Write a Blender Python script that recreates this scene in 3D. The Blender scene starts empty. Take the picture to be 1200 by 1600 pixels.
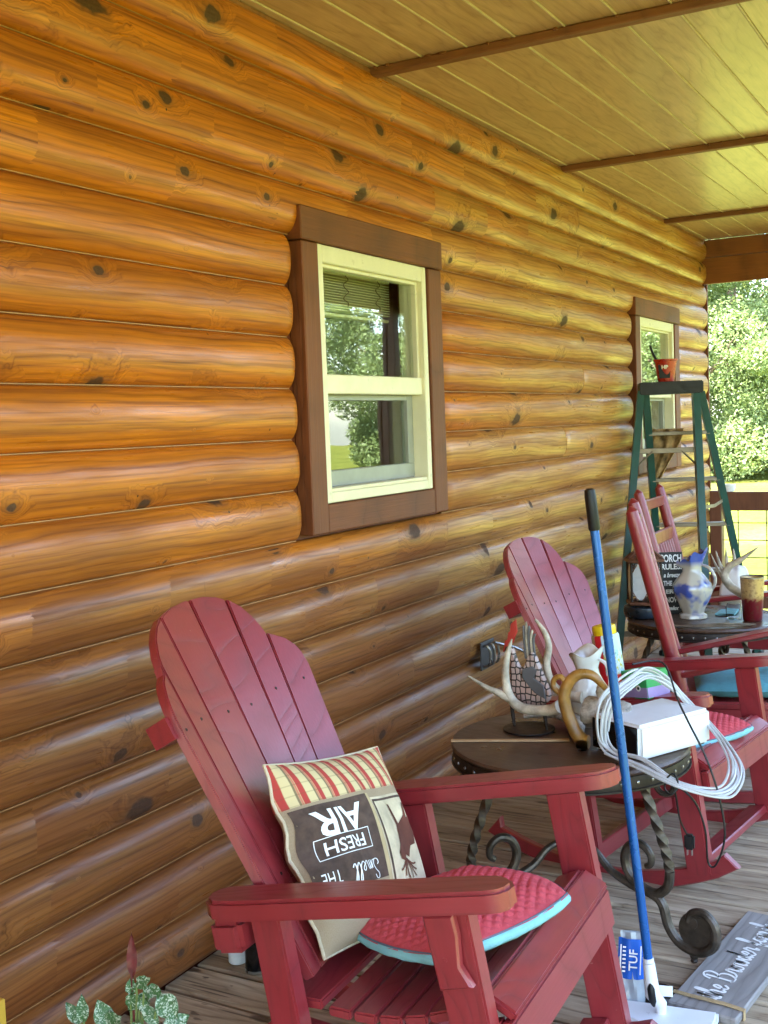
import bpy, bmesh, math, random
from mathutils import Vector, Matrix
import numpy as np
random.seed(7)
sc = bpy.context.scene
COL = sc.collection

# ------------------------------------------------------------ camera, sky, sun, exposure
D_, H_ = 2.0606, 1.5163
cam_data = bpy.data.cameras.new("camera")
cam = bpy.data.objects.new("camera", cam_data); COL.objects.link(cam)
cam_data.sensor_fit = 'VERTICAL'; cam_data.sensor_height = 36.0
cam_data.lens = 1785.0 / 1600.0 * 36.0
cam_data.clip_start = 0.05; cam_data.clip_end = 500
R0 = Vector((0.87460098, 0.48330597, -0.03858049))
R1 = Vector((0.00244484, -0.08396831, -0.99646543))
R2 = Vector((-0.48483723, 0.87141532, -0.07462037))
Mc = Matrix.Identity(4)
for i in range(3):
    Mc[i][0] = R0[i]; Mc[i][1] = -R1[i]; Mc[i][2] = -R2[i]
Mc[0][3], Mc[1][3], Mc[2][3] = D_, 0.0, H_
cam.matrix_world = Mc
sc.camera = cam

SUN_EL, SUN_AZ = math.radians(57), math.radians(205)     # azimuth clockwise from +Y
world = bpy.data.worlds.new("World"); sc.world = world; world.use_nodes = True
wn = world.node_tree; wn.nodes.clear()
sky = wn.nodes.new("ShaderNodeTexSky"); sky.sky_type = 'NISHITA'; sky.sun_disc = False
sky.sun_elevation = SUN_EL; sky.sun_rotation = SUN_AZ
sky.air_density = 1.0; sky.dust_density = 1.5; sky.ozone_density = 1.0
bg = wn.nodes.new("ShaderNodeBackground"); bg.inputs[1].default_value = 0.15
wo = wn.nodes.new("ShaderNodeOutputWorld")
wn.links.new(sky.outputs[0], bg.inputs[0]); wn.links.new(bg.outputs[0], wo.inputs[0])
sl = bpy.data.lights.new("sun", 'SUN'); sl.energy = 4.6; sl.angle = math.radians(0.53); sl.color = (1.0, 0.95, 0.86)
sun = bpy.data.objects.new("sun", sl); COL.objects.link(sun)
sd = Vector((math.sin(SUN_AZ) * math.cos(SUN_EL), math.cos(SUN_AZ) * math.cos(SUN_EL), math.sin(SUN_EL)))
sun.rotation_euler = sd.to_track_quat('Z', 'Y').to_euler()
sun.location = (0, -4, 9)
vs = sc.view_settings
vs.view_transform = 'Standard'; vs.look = 'None'; vs.exposure = 3.82; vs.gamma = 1.0; vs.use_curve_mapping = False
sc.render.engine = 'CYCLES'
sc.cycles.use_denoising = True
sc.cycles.max_bounces = 10; sc.cycles.diffuse_bounces = 6; sc.cycles.glossy_bounces = 4
sc.cycles.transmission_bounces = 6; sc.cycles.transparent_max_bounces = 8
sc.cycles.sample_clamp_indirect = 8.0; sc.cycles.caustics_reflective = False; sc.cycles.caustics_refractive = False

# ------------------------------------------------------------ material helpers
class NT:
    def __init__(s, name):
        s.m = bpy.data.materials.new(name); s.m.use_nodes = True
        s.t = s.m.node_tree; s.t.nodes.clear()
        s.out = s.n("ShaderNodeOutputMaterial"); s.b = s.n("ShaderNodeBsdfPrincipled")
        s.t.links.new(s.b.outputs[0], s.out.inputs[0]); s._oc = None
    def n(s, typ, **kw):
        nd = s.t.nodes.new(typ)
        for k, v in kw.items(): setattr(nd, k, v)
        return nd
    def set(s, inp, v):
        if isinstance(v, bpy.types.NodeSocket): s.t.links.new(v, inp)
        elif isinstance(v, (tuple, list)) and len(v) == 3 and inp.type == 'RGBA': inp.default_value = (*v, 1)
        elif v is not None: inp.default_value = v
    def ma(s, op, a, b=None, c=None, clamp=False):
        nd = s.n("ShaderNodeMath", operation=op, use_clamp=clamp)
        s.set(nd.inputs[0], a); s.set(nd.inputs[1], b); s.set(nd.inputs[2], c); return nd.outputs[0]
    def vm(s, op, a, b=None):
        nd = s.n("ShaderNodeVectorMath", operation=op); s.set(nd.inputs[0], a)
        if b is not None: s.set(nd.inputs[1], b)
        return nd.outputs[0] if op not in ('LENGTH', 'DISTANCE', 'DOT_PRODUCT') else nd.outputs[1]
    def oc(s, which=3):
        if s._oc is None: s._oc = s.n("ShaderNodeTexCoord")
        return s._oc.outputs[which]
    def sep(s, v):
        nd = s.n("ShaderNodeSeparateXYZ"); s.set(nd.inputs[0], v); return nd.outputs
    def comb(s, x, y, z):
        nd = s.n("ShaderNodeCombineXYZ")
        for i, v in enumerate((x, y, z)): s.set(nd.inputs[i], v)
        return nd.outputs[0]
    def noise(s, v, scale=5, detail=3, rough=.5, dist=0, col=False):
        nd = s.n("ShaderNodeTexNoise"); s.set(nd.inputs['Vector'], v)
        nd.inputs['Scale'].default_value = scale; nd.inputs['Detail'].default_value = detail
        nd.inputs['Roughness'].default_value = rough; nd.inputs['Distortion'].default_value = dist
        return nd.outputs[1] if col else nd.outputs[0]
    def mr(s, v, a, b, c=0., d=1., smooth=False):
        nd = s.n("ShaderNodeMapRange", interpolation_type='SMOOTHSTEP' if smooth else 'LINEAR')
        nd.clamp = True
        for i, x in enumerate((v, a, b, c, d)): s.set(nd.inputs[i], x)
        return nd.outputs[0]
    def mix(s, f, a, b, mode='MIX'):
        nd = s.n("ShaderNodeMix", data_type='RGBA', blend_type=mode)
        s.set(nd.inputs[0], f); s.set(nd.inputs[6], a); s.set(nd.inputs[7], b); return nd.outputs[2]
    def ramp(s, f, stops):
        nd = s.n("ShaderNodeValToRGB"); s.set(nd.inputs[0], f); e = nd.color_ramp.elements
        while len(e) < len(stops): e.new(0.5)
        for i, (p, c) in enumerate(stops): e[i].position = p; e[i].color = (*c, 1)
        return nd.outputs[0]
    def rnd(s):
        return s.n("ShaderNodeObjectInfo").outputs['Random']
    def bump(s, h, strength=.3, dist=.01, chain=None):
        nd = s.n("ShaderNodeBump"); nd.inputs['Strength'].default_value = strength
        nd.inputs['Distance'].default_value = dist; s.set(nd.inputs['Height'], h)
        if chain is not None: s.set(nd.inputs['Normal'], chain)
        s.set(s.b.inputs['Normal'], nd.outputs[0]); return nd.outputs[0]
    def fin(s, col=None, rough=None, metal=None, **kw):
        s.set(s.b.inputs['Base Color'], col); s.set(s.b.inputs['Roughness'], rough); s.set(s.b.inputs['Metallic'], metal)
        for k, v in kw.items(): s.set(s.b.inputs[k.replace('_', ' ')], v)
        return s.m

def plain(name, col, rough=.5, metal=0., var=.12, scale=12, bump=.0, bscale=60, **kw):
    """a colour with gentle mottling and optional relief"""
    t = NT(name); v = t.oc()
    f = t.noise(v, scale, 4, .6)
    dark = tuple(c * (1 - var * 1.6) for c in col); lite = tuple(min(1, c * (1 + var)) for c in col)
    c = t.ramp(f, [(.3, dark), (.7, lite)])
    r = t.mr(t.noise(v, scale * 2.3, 3), .3, .7, max(.02, rough - .08), min(1, rough + .08))
    if bump: t.bump(t.noise(v, bscale, 3, .6), bump, .004)
    return t.fin(c, r, metal, **kw)

def log_mat(name, fresh, worn, bare):
    t = NT(name); x, y, z = t.sep(t.oc())
    rn = t.rnd()
    yo = t.ma('ADD', y, t.ma('MULTIPLY', rn, 53.0))
    zo = t.ma('ADD', z, t.ma('MULTIPLY', rn, 7.0))
    # knots: cell points, round in true metres
    KY, KZ = 2.3, 6.0
    pv = t.comb(t.ma('MULTIPLY', yo, KY), t.ma('MULTIPLY', zo, KZ), 0.0)
    vo = t.n("ShaderNodeTexVoronoi", voronoi_dimensions='2D', feature='F1'); vo.inputs['Scale'].default_value = 1.0
    t.set(vo.inputs['Vector'], pv)
    dl = t.sep(t.vm('SUBTRACT', pv, vo.outputs['Position']))
    cr = t.sep(vo.outputs['Color'])
    wob = t.noise(t.comb(yo, zo, 0.), 16, 2)
    dy = t.ma('DIVIDE', dl[0], KY * 1.45); dz = t.ma('DIVIDE', dl[1], KZ)
    dist = t.ma('SQRT', t.ma('ADD', t.ma('MULTIPLY', dy, dy), t.ma('MULTIPLY', dz, dz)))
    dist = t.ma('MULTIPLY', dist, t.ma('ADD', t.ma('MULTIPLY', wob, 1.5), .25))
    dist = t.ma('ADD', dist, t.ma('MULTIPLY', t.ma('SUBTRACT', t.noise(t.comb(yo, zo, 0.), 55, 2), .5), .008))
    rad = t.ma('MULTIPLY', t.ma('POWER', cr[0], 2.2), .036)
    big = t.ma('MULTIPLY', rad, 4.2)
    near = t.ma('SUBTRACT', 1.0, t.mr(t.ma('DIVIDE', dist, t.ma('ADD', big, .004)), .1, 1., 0., 1., True))
    # flowing grain
    lo = t.noise(t.comb(t.ma('MULTIPLY', yo, 1.3), t.ma('MULTIPLY', zo, 5.), 0.), 1.0, 2, .5)
    ph = t.ma('ADD', t.ma('MULTIPLY', zo, 46.), t.ma('MULTIPLY', lo, 5.5))
    ph = t.ma('ADD', ph, t.ma('MULTIPLY', near, 4.6))
    ring = t.ma('POWER', t.ma('ABSOLUTE', t.ma('SINE', ph)), .6)
    fine = t.noise(t.comb(t.ma('MULTIPLY', yo, 4.), t.ma('MULTIPLY', t.ma('ADD', zo, t.ma('MULTIPLY', near, .02)), 190.), t.ma('MULTIPLY', x, 20.)), 1.0, 3, .6)
    ring2 = t.ma('POWER', t.ma('ABSOLUTE', t.ma('SINE', t.ma('ADD', t.ma('MULTIPLY', ph, 3.1), t.ma('MULTIPLY', zo, 30.)))), .45)
    g = t.ma('ADD', t.ma('ADD', t.ma('MULTIPLY', ring, .22), t.ma('MULTIPLY', ring2, .26)), t.ma('MULTIPLY', fine, .52))
    # stain: fresh, worn and bare areas with brushed edges
    blot = t.noise(t.comb(t.ma('MULTIPLY', yo, 1.1), t.ma('MULTIPLY', zo, 7.), 0.), 1.0, 4, .62)
    brush = t.noise(t.comb(t.ma('MULTIPLY', yo, 6.), t.ma('MULTIPLY', zo, 60.), 0.), 1.0, 2, .5)
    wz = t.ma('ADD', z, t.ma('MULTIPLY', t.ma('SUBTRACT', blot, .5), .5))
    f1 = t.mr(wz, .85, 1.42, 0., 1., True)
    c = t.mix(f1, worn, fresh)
    sy = t.ma('ADD', t.ma('SUBTRACT', y, t.ma('MULTIPLY', t.ma('FRACT', t.ma('MULTIPLY', rn, 17.3)), 1.2)), t.ma('MULTIPLY', t.ma('SUBTRACT', brush, .5), .35))
    f2 = t.ma('MULTIPLY', t.mr(sy, 3.1, 4.6, 0., 1.), t.mr(t.ma('ADD', blot, t.ma('MULTIPLY', brush, .3)), .5, .8, .5, 1.))
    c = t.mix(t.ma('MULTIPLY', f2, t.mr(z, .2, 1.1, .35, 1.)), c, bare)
    dk = t.mix(t.mr(g, .28, .78), (.36, .25, .17), (1.2, 1.12, 1.02))
    c = t.mix(1.0, c, dk, 'MULTIPLY')
    ln = t.noise(t.comb(t.ma('MULTIPLY', yo, 1.4), t.ma('MULTIPLY', t.ma('ADD', zo, t.ma('MULTIPLY', near, .025)), 95.), 3.), 1.0, 2, .5)
    c = t.mix(t.mr(ln, .58, .66, 0., .55), c, t.mix(1., c, (.42, .30, .2), 'MULTIPLY'))
    c = t.mix(t.mr(blot, .38, .62, .75, 0.), c, t.mix(.6, c, (.20, .055, .012)))
    hue = t.mix(t.ma('MULTIPLY', rn, .45), (1., 1., 1.), (.85, .72, .6))
    c = t.mix(1.0, c, hue, 'MULTIPLY')
    halo = t.ma('MULTIPLY', t.mr(t.ma('DIVIDE', dist, t.ma('ADD', rad, .0005)), 1., 2.0, .5, 0.), t.mr(rad, .002, .005))
    c = t.mix(halo, c, (.13, .05, .018))
    km = t.ma('MULTIPLY', t.mr(t.ma('DIVIDE', dist, t.ma('ADD', rad, .0005)), .8, 1.05, 1., 0.), t.mr(rad, .002, .005))
    kc = t.mix(t.noise(t.comb(yo, zo, 0.), 130, 2), (.02, .01, .007), (.12, .055, .03))
    c = t.mix(t.ma('MULTIPLY', km, .93), c, kc)
    # little nail holes and scratches
    sp = t.n("ShaderNodeTexVoronoi", feature='F1'); sp.inputs['Scale'].default_value = 11.; t.set(sp.inputs['Vector'], t.comb(yo, zo, 0.))
    spm = t.ma('MULTIPLY', t.mr(sp.outputs['Distance'], .035, .05, 1., 0.), t.ma('GREATER_THAN', t.sep(sp.outputs['Color'])[1], .72))
    c = t.mix(spm, c, (.03, .012, .006))
    h = t.ma('ADD', t.ma('MULTIPLY', g, .5), t.ma('MULTIPLY', km, -.35))
    b1 = t.bump(t.noise(t.comb(t.ma('MULTIPLY', yo, 3.5), t.ma('MULTIPLY', zo, 14.), 0.), 1., 3), .14, .014)
    t.bump(h, .42, .003, b1)
    r = t.mr(t.ma('ADD', g, blot), .7, 1.3, .52, .36)
    r = t.ma('ADD', t.ma('ADD', r, t.ma('MULTIPLY', km, .3)), t.ma('MULTIPLY', t.ma('SUBTRACT', brush, .5), .6), clamp=True)
    return t.fin(c, r, 0., Coat_Weight=t.ma('MULTIPLY', t.ma('SUBTRACT', 1., km), t.mr(blot, .4, .6, .04, .26)), Coat_Roughness=.22, Specular_IOR_Level=.35)

def board_mat(name, ca, cb, axis='Y', fine=110, rough=.5, rings=30., bump=.25, spots=0., random_tint=.35, coat=0., lo_=.2, hi_=.85):
    """sawn board: grain runs along one axis"""
    t = NT(name); x, y, z = t.sep(t.oc()); rn = t.rnd()
    L, A, B = {'Y': (y, x, z), 'X': (x, y, z), 'Z': (z, x, y)}[axis]
    L = t.ma('ADD', L, t.ma('MULTIPLY', rn, 41.)); A2 = t.ma('ADD', A, t.ma('MULTIPLY', rn, 5.))
    lo = t.noise(t.comb(t.ma('MULTIPLY', L, 1.6), t.ma('MULTIPLY', A2, 7.), B), 1., 3, .55)
    ph = t.ma('ADD', t.ma('MULTIPLY', A2, rings), t.ma('MULTIPLY', lo, 16.))
    ring = t.ma('POWER', t.ma('ABSOLUTE', t.ma('SINE', ph)), .5)
    fn = t.noise(t.comb(t.ma('MULTIPLY', L, 5.), t.ma('MULTIPLY', A2, fine), t.ma('MULTIPLY', B, fine)), 1., 3, .65)
    g = t.ma('ADD', t.ma('MULTIPLY', ring, .35), t.ma('MULTIPLY', fn, .65))
    c = t.mix(t.mr(g, lo_, hi_), cb, ca)
    bl = t.noise(t.comb(t.ma('MULTIPLY', L, 2.), t.ma('MULTIPLY', A2, 6.), B), 1., 4, .6)
    c = t.mix(t.mr(bl, .35, .7, .5, 0.), c, cb)
    c = t.mix(1., c, t.mix(t.ma('MULTIPLY', rn, random_tint), (1, 1, 1), (.6, .6, .6)), 'MULTIPLY')
    if lo_ > .25:
        vo = t.n("ShaderNodeTexVoronoi", voronoi_dimensions='2D', feature='F1'); vo.inputs['Scale'].default_value = 1.; t.set(vo.inputs['Vector'], t.comb(t.ma('MULTIPLY', L, 2.4), t.ma('MULTIPLY', A2, 7.), 0.))
        kd = t.ma('MULTIPLY', vo.outputs['Distance'], t.ma('ADD', .5, t.noise(t.comb(L, A2, 0.), 40, 2)))
        kk = t.ma('GREATER_THAN', t.sep(vo.outputs['Color'])[0], .45)
        c = t.mix(t.ma('MULTIPLY', t.mr(kd, .07, .11, .85, 0.), kk), c, (.07, .038, .02))
        ck = t.noise(t.comb(t.ma('MULTIPLY', L, 2.2), t.ma('MULTIPLY', A2, 60.), 5.), 1., 2, .5)
        c = t.mix(t.mr(ck, .63, .67, 0., .75), c, (.06, .04, .025))
    if spots:
        s1 = t.noise(t.comb(t.ma('MULTIPLY', L, 14.), t.ma('MULTIPLY', A2, 45.), 0.), 1., 2, .5)
        m = t.ma('MULTIPLY', t.mr(s1, .66, .72), t.mr(t.noise(t.comb(L, A2, 0.), 1.7, 1), .45, .6))
        c = t.mix(t.ma('MULTIPLY', m, spots), c, (.035, .018, .01))
    t.bump(g, bump, .004)
    return t.fin(c, rough, 0., Coat_Weight=coat, Coat_Roughness=.2)

def paint_mat(name, col, axis='X', wear=.5, rough=.33):
    t = NT(name); x, y, z = t.sep(t.oc()); rn = t.rnd()
    L, A, B = {'Y': (y, x, z), 'X': (x, y, z), 'Z': (z, x, y)}[axis]
    L = t.ma('ADD', L, t.ma('MULTIPLY', rn, 31.)); A = t.ma('ADD', A, t.ma('MULTIPLY', rn, 9.))
    lo = t.noise(t.comb(t.ma('MULTIPLY', L, 2.2), t.ma('MULTIPLY', A, 8.), B), 1., 2)
    ring = t.ma('POWER', t.ma('ABSOLUTE', t.ma('SINE', t.ma('ADD', t.ma('MULTIPLY', A, 70.), t.ma('MULTIPLY', lo, 30.)))), .35)
    fn = t.noise(t.comb(t.ma('MULTIPLY', L, 7.), t.ma('MULTIPLY', A, 160.), t.ma('MULTIPLY', B, 160.)), 1., 3, .6)
    g = t.ma('ADD', t.ma('MULTIPLY', ring, .5), t.ma('MULTIPLY', fn, .5))
    c = t.mix(t.mr(g, .25, .9), tuple(v * .72 for v in col), tuple(min(1, v * 1.12) for v in col))
    fade = t.noise(t.oc(), 4.5, 4, .6)
    c = t.mix(t.mr(fade, .4, .72, 0., .28), c, tuple(min(1, v * 1.25 + .03) for v in col))
    chip = t.ma('MULTIPLY', t.mr(t.noise(t.oc(), 60, 3, .6), .735, .75), t.mr(fade, .45, .55))
    c = t.mix(t.ma('MULTIPLY', chip, wear), c, (.42, .25, .2))
    t.bump(g, .3, .0025)
    return t.fin(c, t.mr(g, .2, .9, rough + .1, rough - .06), 0., Specular_IOR_Level=.5, Coat_Weight=.3, Coat_Roughness=.36)

M = {}
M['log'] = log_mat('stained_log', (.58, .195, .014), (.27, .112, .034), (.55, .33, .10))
M['ceil'] = board_mat('ceiling_wood', (.76, .50, .27), (.38, .21, .10), 'Y', 90, .36, 40., .3, random_tint=.15, coat=.25)
M['batten'] = board_mat('batten_wood', (.34, .13, .045), (.17, .06, .022), 'X', 120, .6, 40., .5)
M['rough'] = board_mat('rough_trim_wood', (.25, .066, .014), (.10, .028, .009), 'Z', 160, .62, 60., .6, spots=.8)
M['roughY'] = board_mat('rough_trim_wood_level', (.25, .066, .014), (.10, .028, .009), 'Y', 160, .62, 60., .6, spots=.8)
M['beam'] = board_mat('beam_wood', (.36, .12, .035), (.16, .05, .018), 'X', 100, .5, 30., .35)
M['deck'] = board_mat('deck_wood', (.68, .55, .38), (.26, .18, .11), 'X', 95, .5, 42., .8, spots=.85, random_tint=.6, lo_=.3, hi_=.72)
M['post'] = board_mat('post_wood', (.20, .075, .035), (.10, .035, .02), 'Z', 100, .5, 30., .3)
RED = (.245, .020, .025)
M['red'] = paint_mat('red_paint', RED, 'X'); M['redY'] = paint_mat('red_paint_cross', RED, 'Y'); M['redZ'] = paint_mat('red_paint_upright', RED, 'Z')
M['vinyl'] = plain('cream_vinyl', (.78, .72, .52), .35, var=.04)
M['white'] = plain('white_plastic', (.74, .76, .78), .35, var=.03)
M['whitepaint'] = plain('white_lettering', (.85, .84, .8), .6, var=.05)
M['black'] = plain('black_plastic', (.010, .010, .011), .45, var=.2, Specular_IOR_Level=.3)
M['screen'] = plain('black_gloss', (.004, .004, .005), .12, var=.1)
M['iron'] = plain('bronze_iron', (.085, .068, .052), .42, .65, var=.3, scale=30, bump=.35, bscale=90)
M['iron_dark'] = plain('dark_iron', (.035, .026, .022), .5, .5, var=.3, scale=30, bump=.2)
M['copper'] = plain('aged_copper', (.20, .095, .06), .45, .6, var=.35, scale=35, bump=.2)
M['stud'] = plain('steel_stud', (.35, .33, .30), .3, .9)
M['alum'] = plain('aluminium', (.22, .18, .13), .45, .5)
M['green'] = plain('green_fibreglass', (.014, .075, .060), .38, var=.15)
M['antler'] = plain('antler_bone', (.50, .43, .33), .55, var=.35, scale=22, bump=.5, bscale=70)
M['bone'] = plain('skull_bone', (.42, .37, .31), .7, var=.4, scale=40, bump=.6, bscale=90)
M['horn'] = plain('amber_horn', (.34, .17, .035), .32, var=.45, scale=9, bump=.15)
M['glass'] = NT('clear_glass').fin((.9, .95, .93), .03, 0., Transmission_Weight=1., IOR=1.1)
M['frost'] = plain('milky_glass', (.62, .68, .70), .3, var=.05)
M['bark'] = plain('bark', (.16, .12, .085), .9, var=.4, scale=18, bump=.8, bscale=30)
M['cord'] = plain('white_cable', (.48, .49, .50), .4, var=.04)
M['teal'] = plain('teal_fabric', (.10, .33, .40), .85, var=.18, scale=14, bump=.4, bscale=300)
M['pink'] = plain('coral_quilted_fabric', (.62, .075, .095), .8, var=.12, scale=14, bump=.5, bscale=280)
M['cream_cloth'] = plain('cream_cloth', (.62, .54, .38), .9, var=.12, scale=20, bump=.4, bscale=300)
M['rag'] = plain('stained_rag', (.46, .30, .13), .9, var=.5, scale=18, bump=.4, bscale=200)
# ------------------------------------------------------------ geometry helpers
def I4(loc=(0, 0, 0), rot=None):
    m = Matrix.Translation(Vector(loc))
    return m @ rot.to_4x4() if rot is not None else m
def basis(xa, ya, za):
    return Matrix(((xa[0], ya[0], za[0]), (xa[1], ya[1], za[1]), (xa[2], ya[2], za[2])))
def rotz(a): return Matrix.Rotation(a, 3, 'Z')
def rotx(a): return Matrix.Rotation(a, 3, 'X')
def roty(a): return Matrix.Rotation(a, 3, 'Y')

class G:
    def __init__(s): s.bm = bmesh.new()
    def box(s, a, b, m=None, bev=0., seg=1):
        """box between corners a and b"""
        m = m if m is not None else Matrix.Identity(4)
        v = [s.bm.verts.new(m @ Vector((b[0] if i & 1 else a[0], b[1] if i & 2 else a[1], b[2] if i & 4 else a[2]))) for i in range(8)]
        fs = [s.bm.faces.new([v[i] for i in q]) for q in ((0, 2, 3, 1), (4, 5, 7, 6), (0, 1, 5, 4), (2, 6, 7, 3), (0, 4, 6, 2), (1, 3, 7, 5))]
        bmesh.ops.recalc_face_normals(s.bm, faces=fs)
        if bev:
            es = list({e for f in fs for e in f.edges})
            bmesh.ops.bevel(s.bm, geom=es, offset=bev, segments=seg, affect='EDGES', clamp_overlap=True)
        return s
    def prism(s, pts, h, m=None, bev=0., seg=1):
        """outline in XY pushed from z=0 to z=h"""
        n = len(pts); m = m if m is not None else Matrix.Identity(4)
        lo = [s.bm.verts.new(m @ Vector((p[0], p[1], 0))) for p in pts]; hi = [s.bm.verts.new(m @ Vector((p[0], p[1], h))) for p in pts]
        fs = [s.bm.faces.new(lo[::-1]), s.bm.faces.new(hi)]
        fs += [s.bm.faces.new((lo[i], lo[(i + 1) % n], hi[(i + 1) % n], hi[i])) for i in range(n)]
        bmesh.ops.recalc_face_normals(s.bm, faces=fs)
        if bev:
            es = list({e for f in fs[:2] for e in f.edges})
            bmesh.ops.bevel(s.bm, geom=es, offset=bev, segments=seg, affect='EDGES', clamp_overlap=True)
        return s
    def tube(s, pts, r, segs=8, close=False, flat=1., twist=0., up0=None):
        pts = [Vector(p) for p in pts]; n = len(pts); rings = []
        up = Vector(up0) if up0 else Vector((0, 0, 1))
        for i, p in enumerate(pts):
            if close: t = pts[(i + 1) % n] - pts[i - 1]
            else: t = pts[min(i + 1, n - 1)] - pts[max(i - 1, 0)]
            t.normalize()
            sd_ = t.cross(up)
            if sd_.length < .05: sd_ = t.cross(Vector((1, 0.13, 0)))
            sd_.normalize(); up = sd_.cross(t).normalized()
            rr = r[i] if isinstance(r, (list, tuple)) else r
            tw = twist * i / max(1, n - 1)
            rings.append([s.bm.verts.new(p + (sd_ * math.cos(2 * math.pi * k / segs + tw) + up * math.sin(2 * math.pi * k / segs + tw) * flat) * rr) for k in range(segs)])
        m_ = n if close else n - 1
        for i in range(m_):
            a, b = rings[i], rings[(i + 1) % n]
            for k in range(segs): s.bm.faces.new((a[k], a[(k + 1) % segs], b[(k + 1) % segs], b[k]))
        if not close:
            s.bm.faces.new(rings[0][::-1]); s.bm.faces.new(rings[-1])
        return s
    def lathe(s, prof, segs=24, m=None, fn=None, close_top=True, close_bot=True):
        rings = []
        for (r, z) in prof:
            ring = []
            for k in range(segs):
                a = 2 * math.pi * k / segs
                q = Vector((r * math.cos(a), r * math.sin(a), z))
                if fn: q = fn(q, a, r, z)
                ring.append(s.bm.verts.new(m @ q if m is not None else q))
            rings.append(ring)
        for a, b in zip(rings, rings[1:]):
            for k in range(segs): s.bm.faces.new((a[k], a[(k + 1) % segs], b[(k + 1) % segs], b[k]))
        if close_bot: s.bm.faces.new(rings[0][::-1])
        if close_top: s.bm.faces.new(rings[-1])
        return s
    def grid(s, nu, nv, f, uv=False):
        vs = [[s.bm.verts.new(f(i / nu, j / nv)) for j in range(nv + 1)] for i in range(nu + 1)]
        for i in range(nu):
            for j in range(nv): s.bm.faces.new((vs[i][j], vs[i + 1][j], vs[i + 1][j + 1], vs[i][j + 1]))
        return s
    def poly(s, pts):
        s.bm.faces.new([s.bm.verts.new(p) for p in pts]); return s
    def mesh(s, name, smooth=True, ang=35):
        bmesh.ops.recalc_face_normals(s.bm, faces=s.bm.faces)
        me = bpy.data.meshes.new(name); s.bm.to_mesh(me); s.bm.free()
        if smooth:
            me.shade_smooth(); me.set_sharp_from_angle(angle=math.radians(ang))
        return me
    def obj(s, name, mat, parent=None, smooth=True, ang=35, **tags):
        o = bpy.data.objects.new(name, s.mesh(name, smooth, ang)); o.data.materials.append(mat)
        COL.objects.link(o)
        if parent is not None: o.parent = parent
        for k, v in tags.items(): o[k] = v
        return o
def thing(name, label, cat, loc=(0, 0, 0), rot=None, group=None):
    o = bpy.data.objects.new(name, None); COL.objects.link(o); o.empty_display_size = .1
    if isinstance(rot, Matrix): o.rotation_euler = rot.to_euler()
    elif rot is not None: o.rotation_euler = (0, 0, rot)
    o.location = loc; o['label'] = label; o['category'] = cat
    if group: o['group'] = group
    return o
def tag(o, label, cat, group=None):
    o['label'] = label; o['category'] = cat
    if group: o['group'] = group
    return o
def structure(name):
    o = bpy.data.objects.new(name, None); COL.objects.link(o); o['kind'] = 'structure'; return o
def inst(name, src, parent, loc=(0, 0, 0), rot=None, mat=None):
    o = bpy.data.objects.new(name, src.data); COL.objects.link(o); o.parent = parent; o.location = loc
    if rot is not None: o.rotation_euler = rot
    return o
def crom(pts, n=6, close=False):
    """smooth curve through points"""
    P = [Vector(p) for p in pts]; out = []; k = len(P)
    rng = range(k) if close else range(k - 1)
    for i in rng:
        if close: a, b, c, d = P[i - 1], P[i], P[(i + 1) % k], P[(i + 2) % k]
        else: a, b, c, d = P[max(i - 1, 0)], P[i], P[i + 1], P[min(i + 2, k - 1)]
        for j in range(n):
            t = j / n
            out.append(.5 * ((2 * b) + (c - a) * t + (2 * a - 5 * b + 4 * c - d) * t * t + (-a + 3 * b - 3 * c + d) * t ** 3))
    if not close: out.append(P[-1])
    return out
def interp(vals, n):
    """resample a list of radii to n values"""
    k = len(vals); r = []
    for i in range(n):
        f = i * (k - 1) / max(1, n - 1); a = int(min(k - 2, math.floor(f))); r.append(vals[a] + (vals[a + 1] - vals[a]) * (f - a))
    return r
def text_mesh(txt, size=1., extrude=0., shear=0., align='CENTER', bold=0.):
    cu = bpy.data.curves.new("lettering", 'FONT'); cu.body = txt; cu.size = size; cu.extrude = extrude; cu.shear = shear
    cu.align_x = align; cu.align_y = 'CENTER'; cu.resolution_u = 3; cu.offset = bold
    o = bpy.data.objects.new("lettering", cu); COL.objects.link(o)
    dg = bpy.context.evaluated_depsgraph_get(); me = bpy.data.meshes.new_from_object(o.evaluated_get(dg))
    bpy.data.objects.remove(o); bpy.data.curves.remove(cu); return me
def lettering(txt, size, mat, parent, f, shear=0., bold=0., sub=0, width=None):
    """flat printed words, carried onto a surface by f(x, y)"""
    me = text_mesh(txt, size, 0., shear, bold=bold)
    if width:
        xs = [v.co.x for v in me.vertices]; k = width / (max(xs) - min(xs))
        for v in me.vertices: v.co.x *= k
    if sub:
        b = bmesh.new(); b.from_mesh(me); bmesh.ops.triangulate(b, faces=b.faces); bmesh.ops.subdivide_edges(b, edges=b.edges, cuts=sub); b.to_mesh(me); b.free()
    for v in me.vertices: v.co = f(v.co.x, v.co.y)
    me.materials.clear(); me.materials.append(mat)
    o = bpy.data.objects.new('lettering', me); COL.objects.link(o)
    if parent is not None: o.parent = parent
    return o
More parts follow.
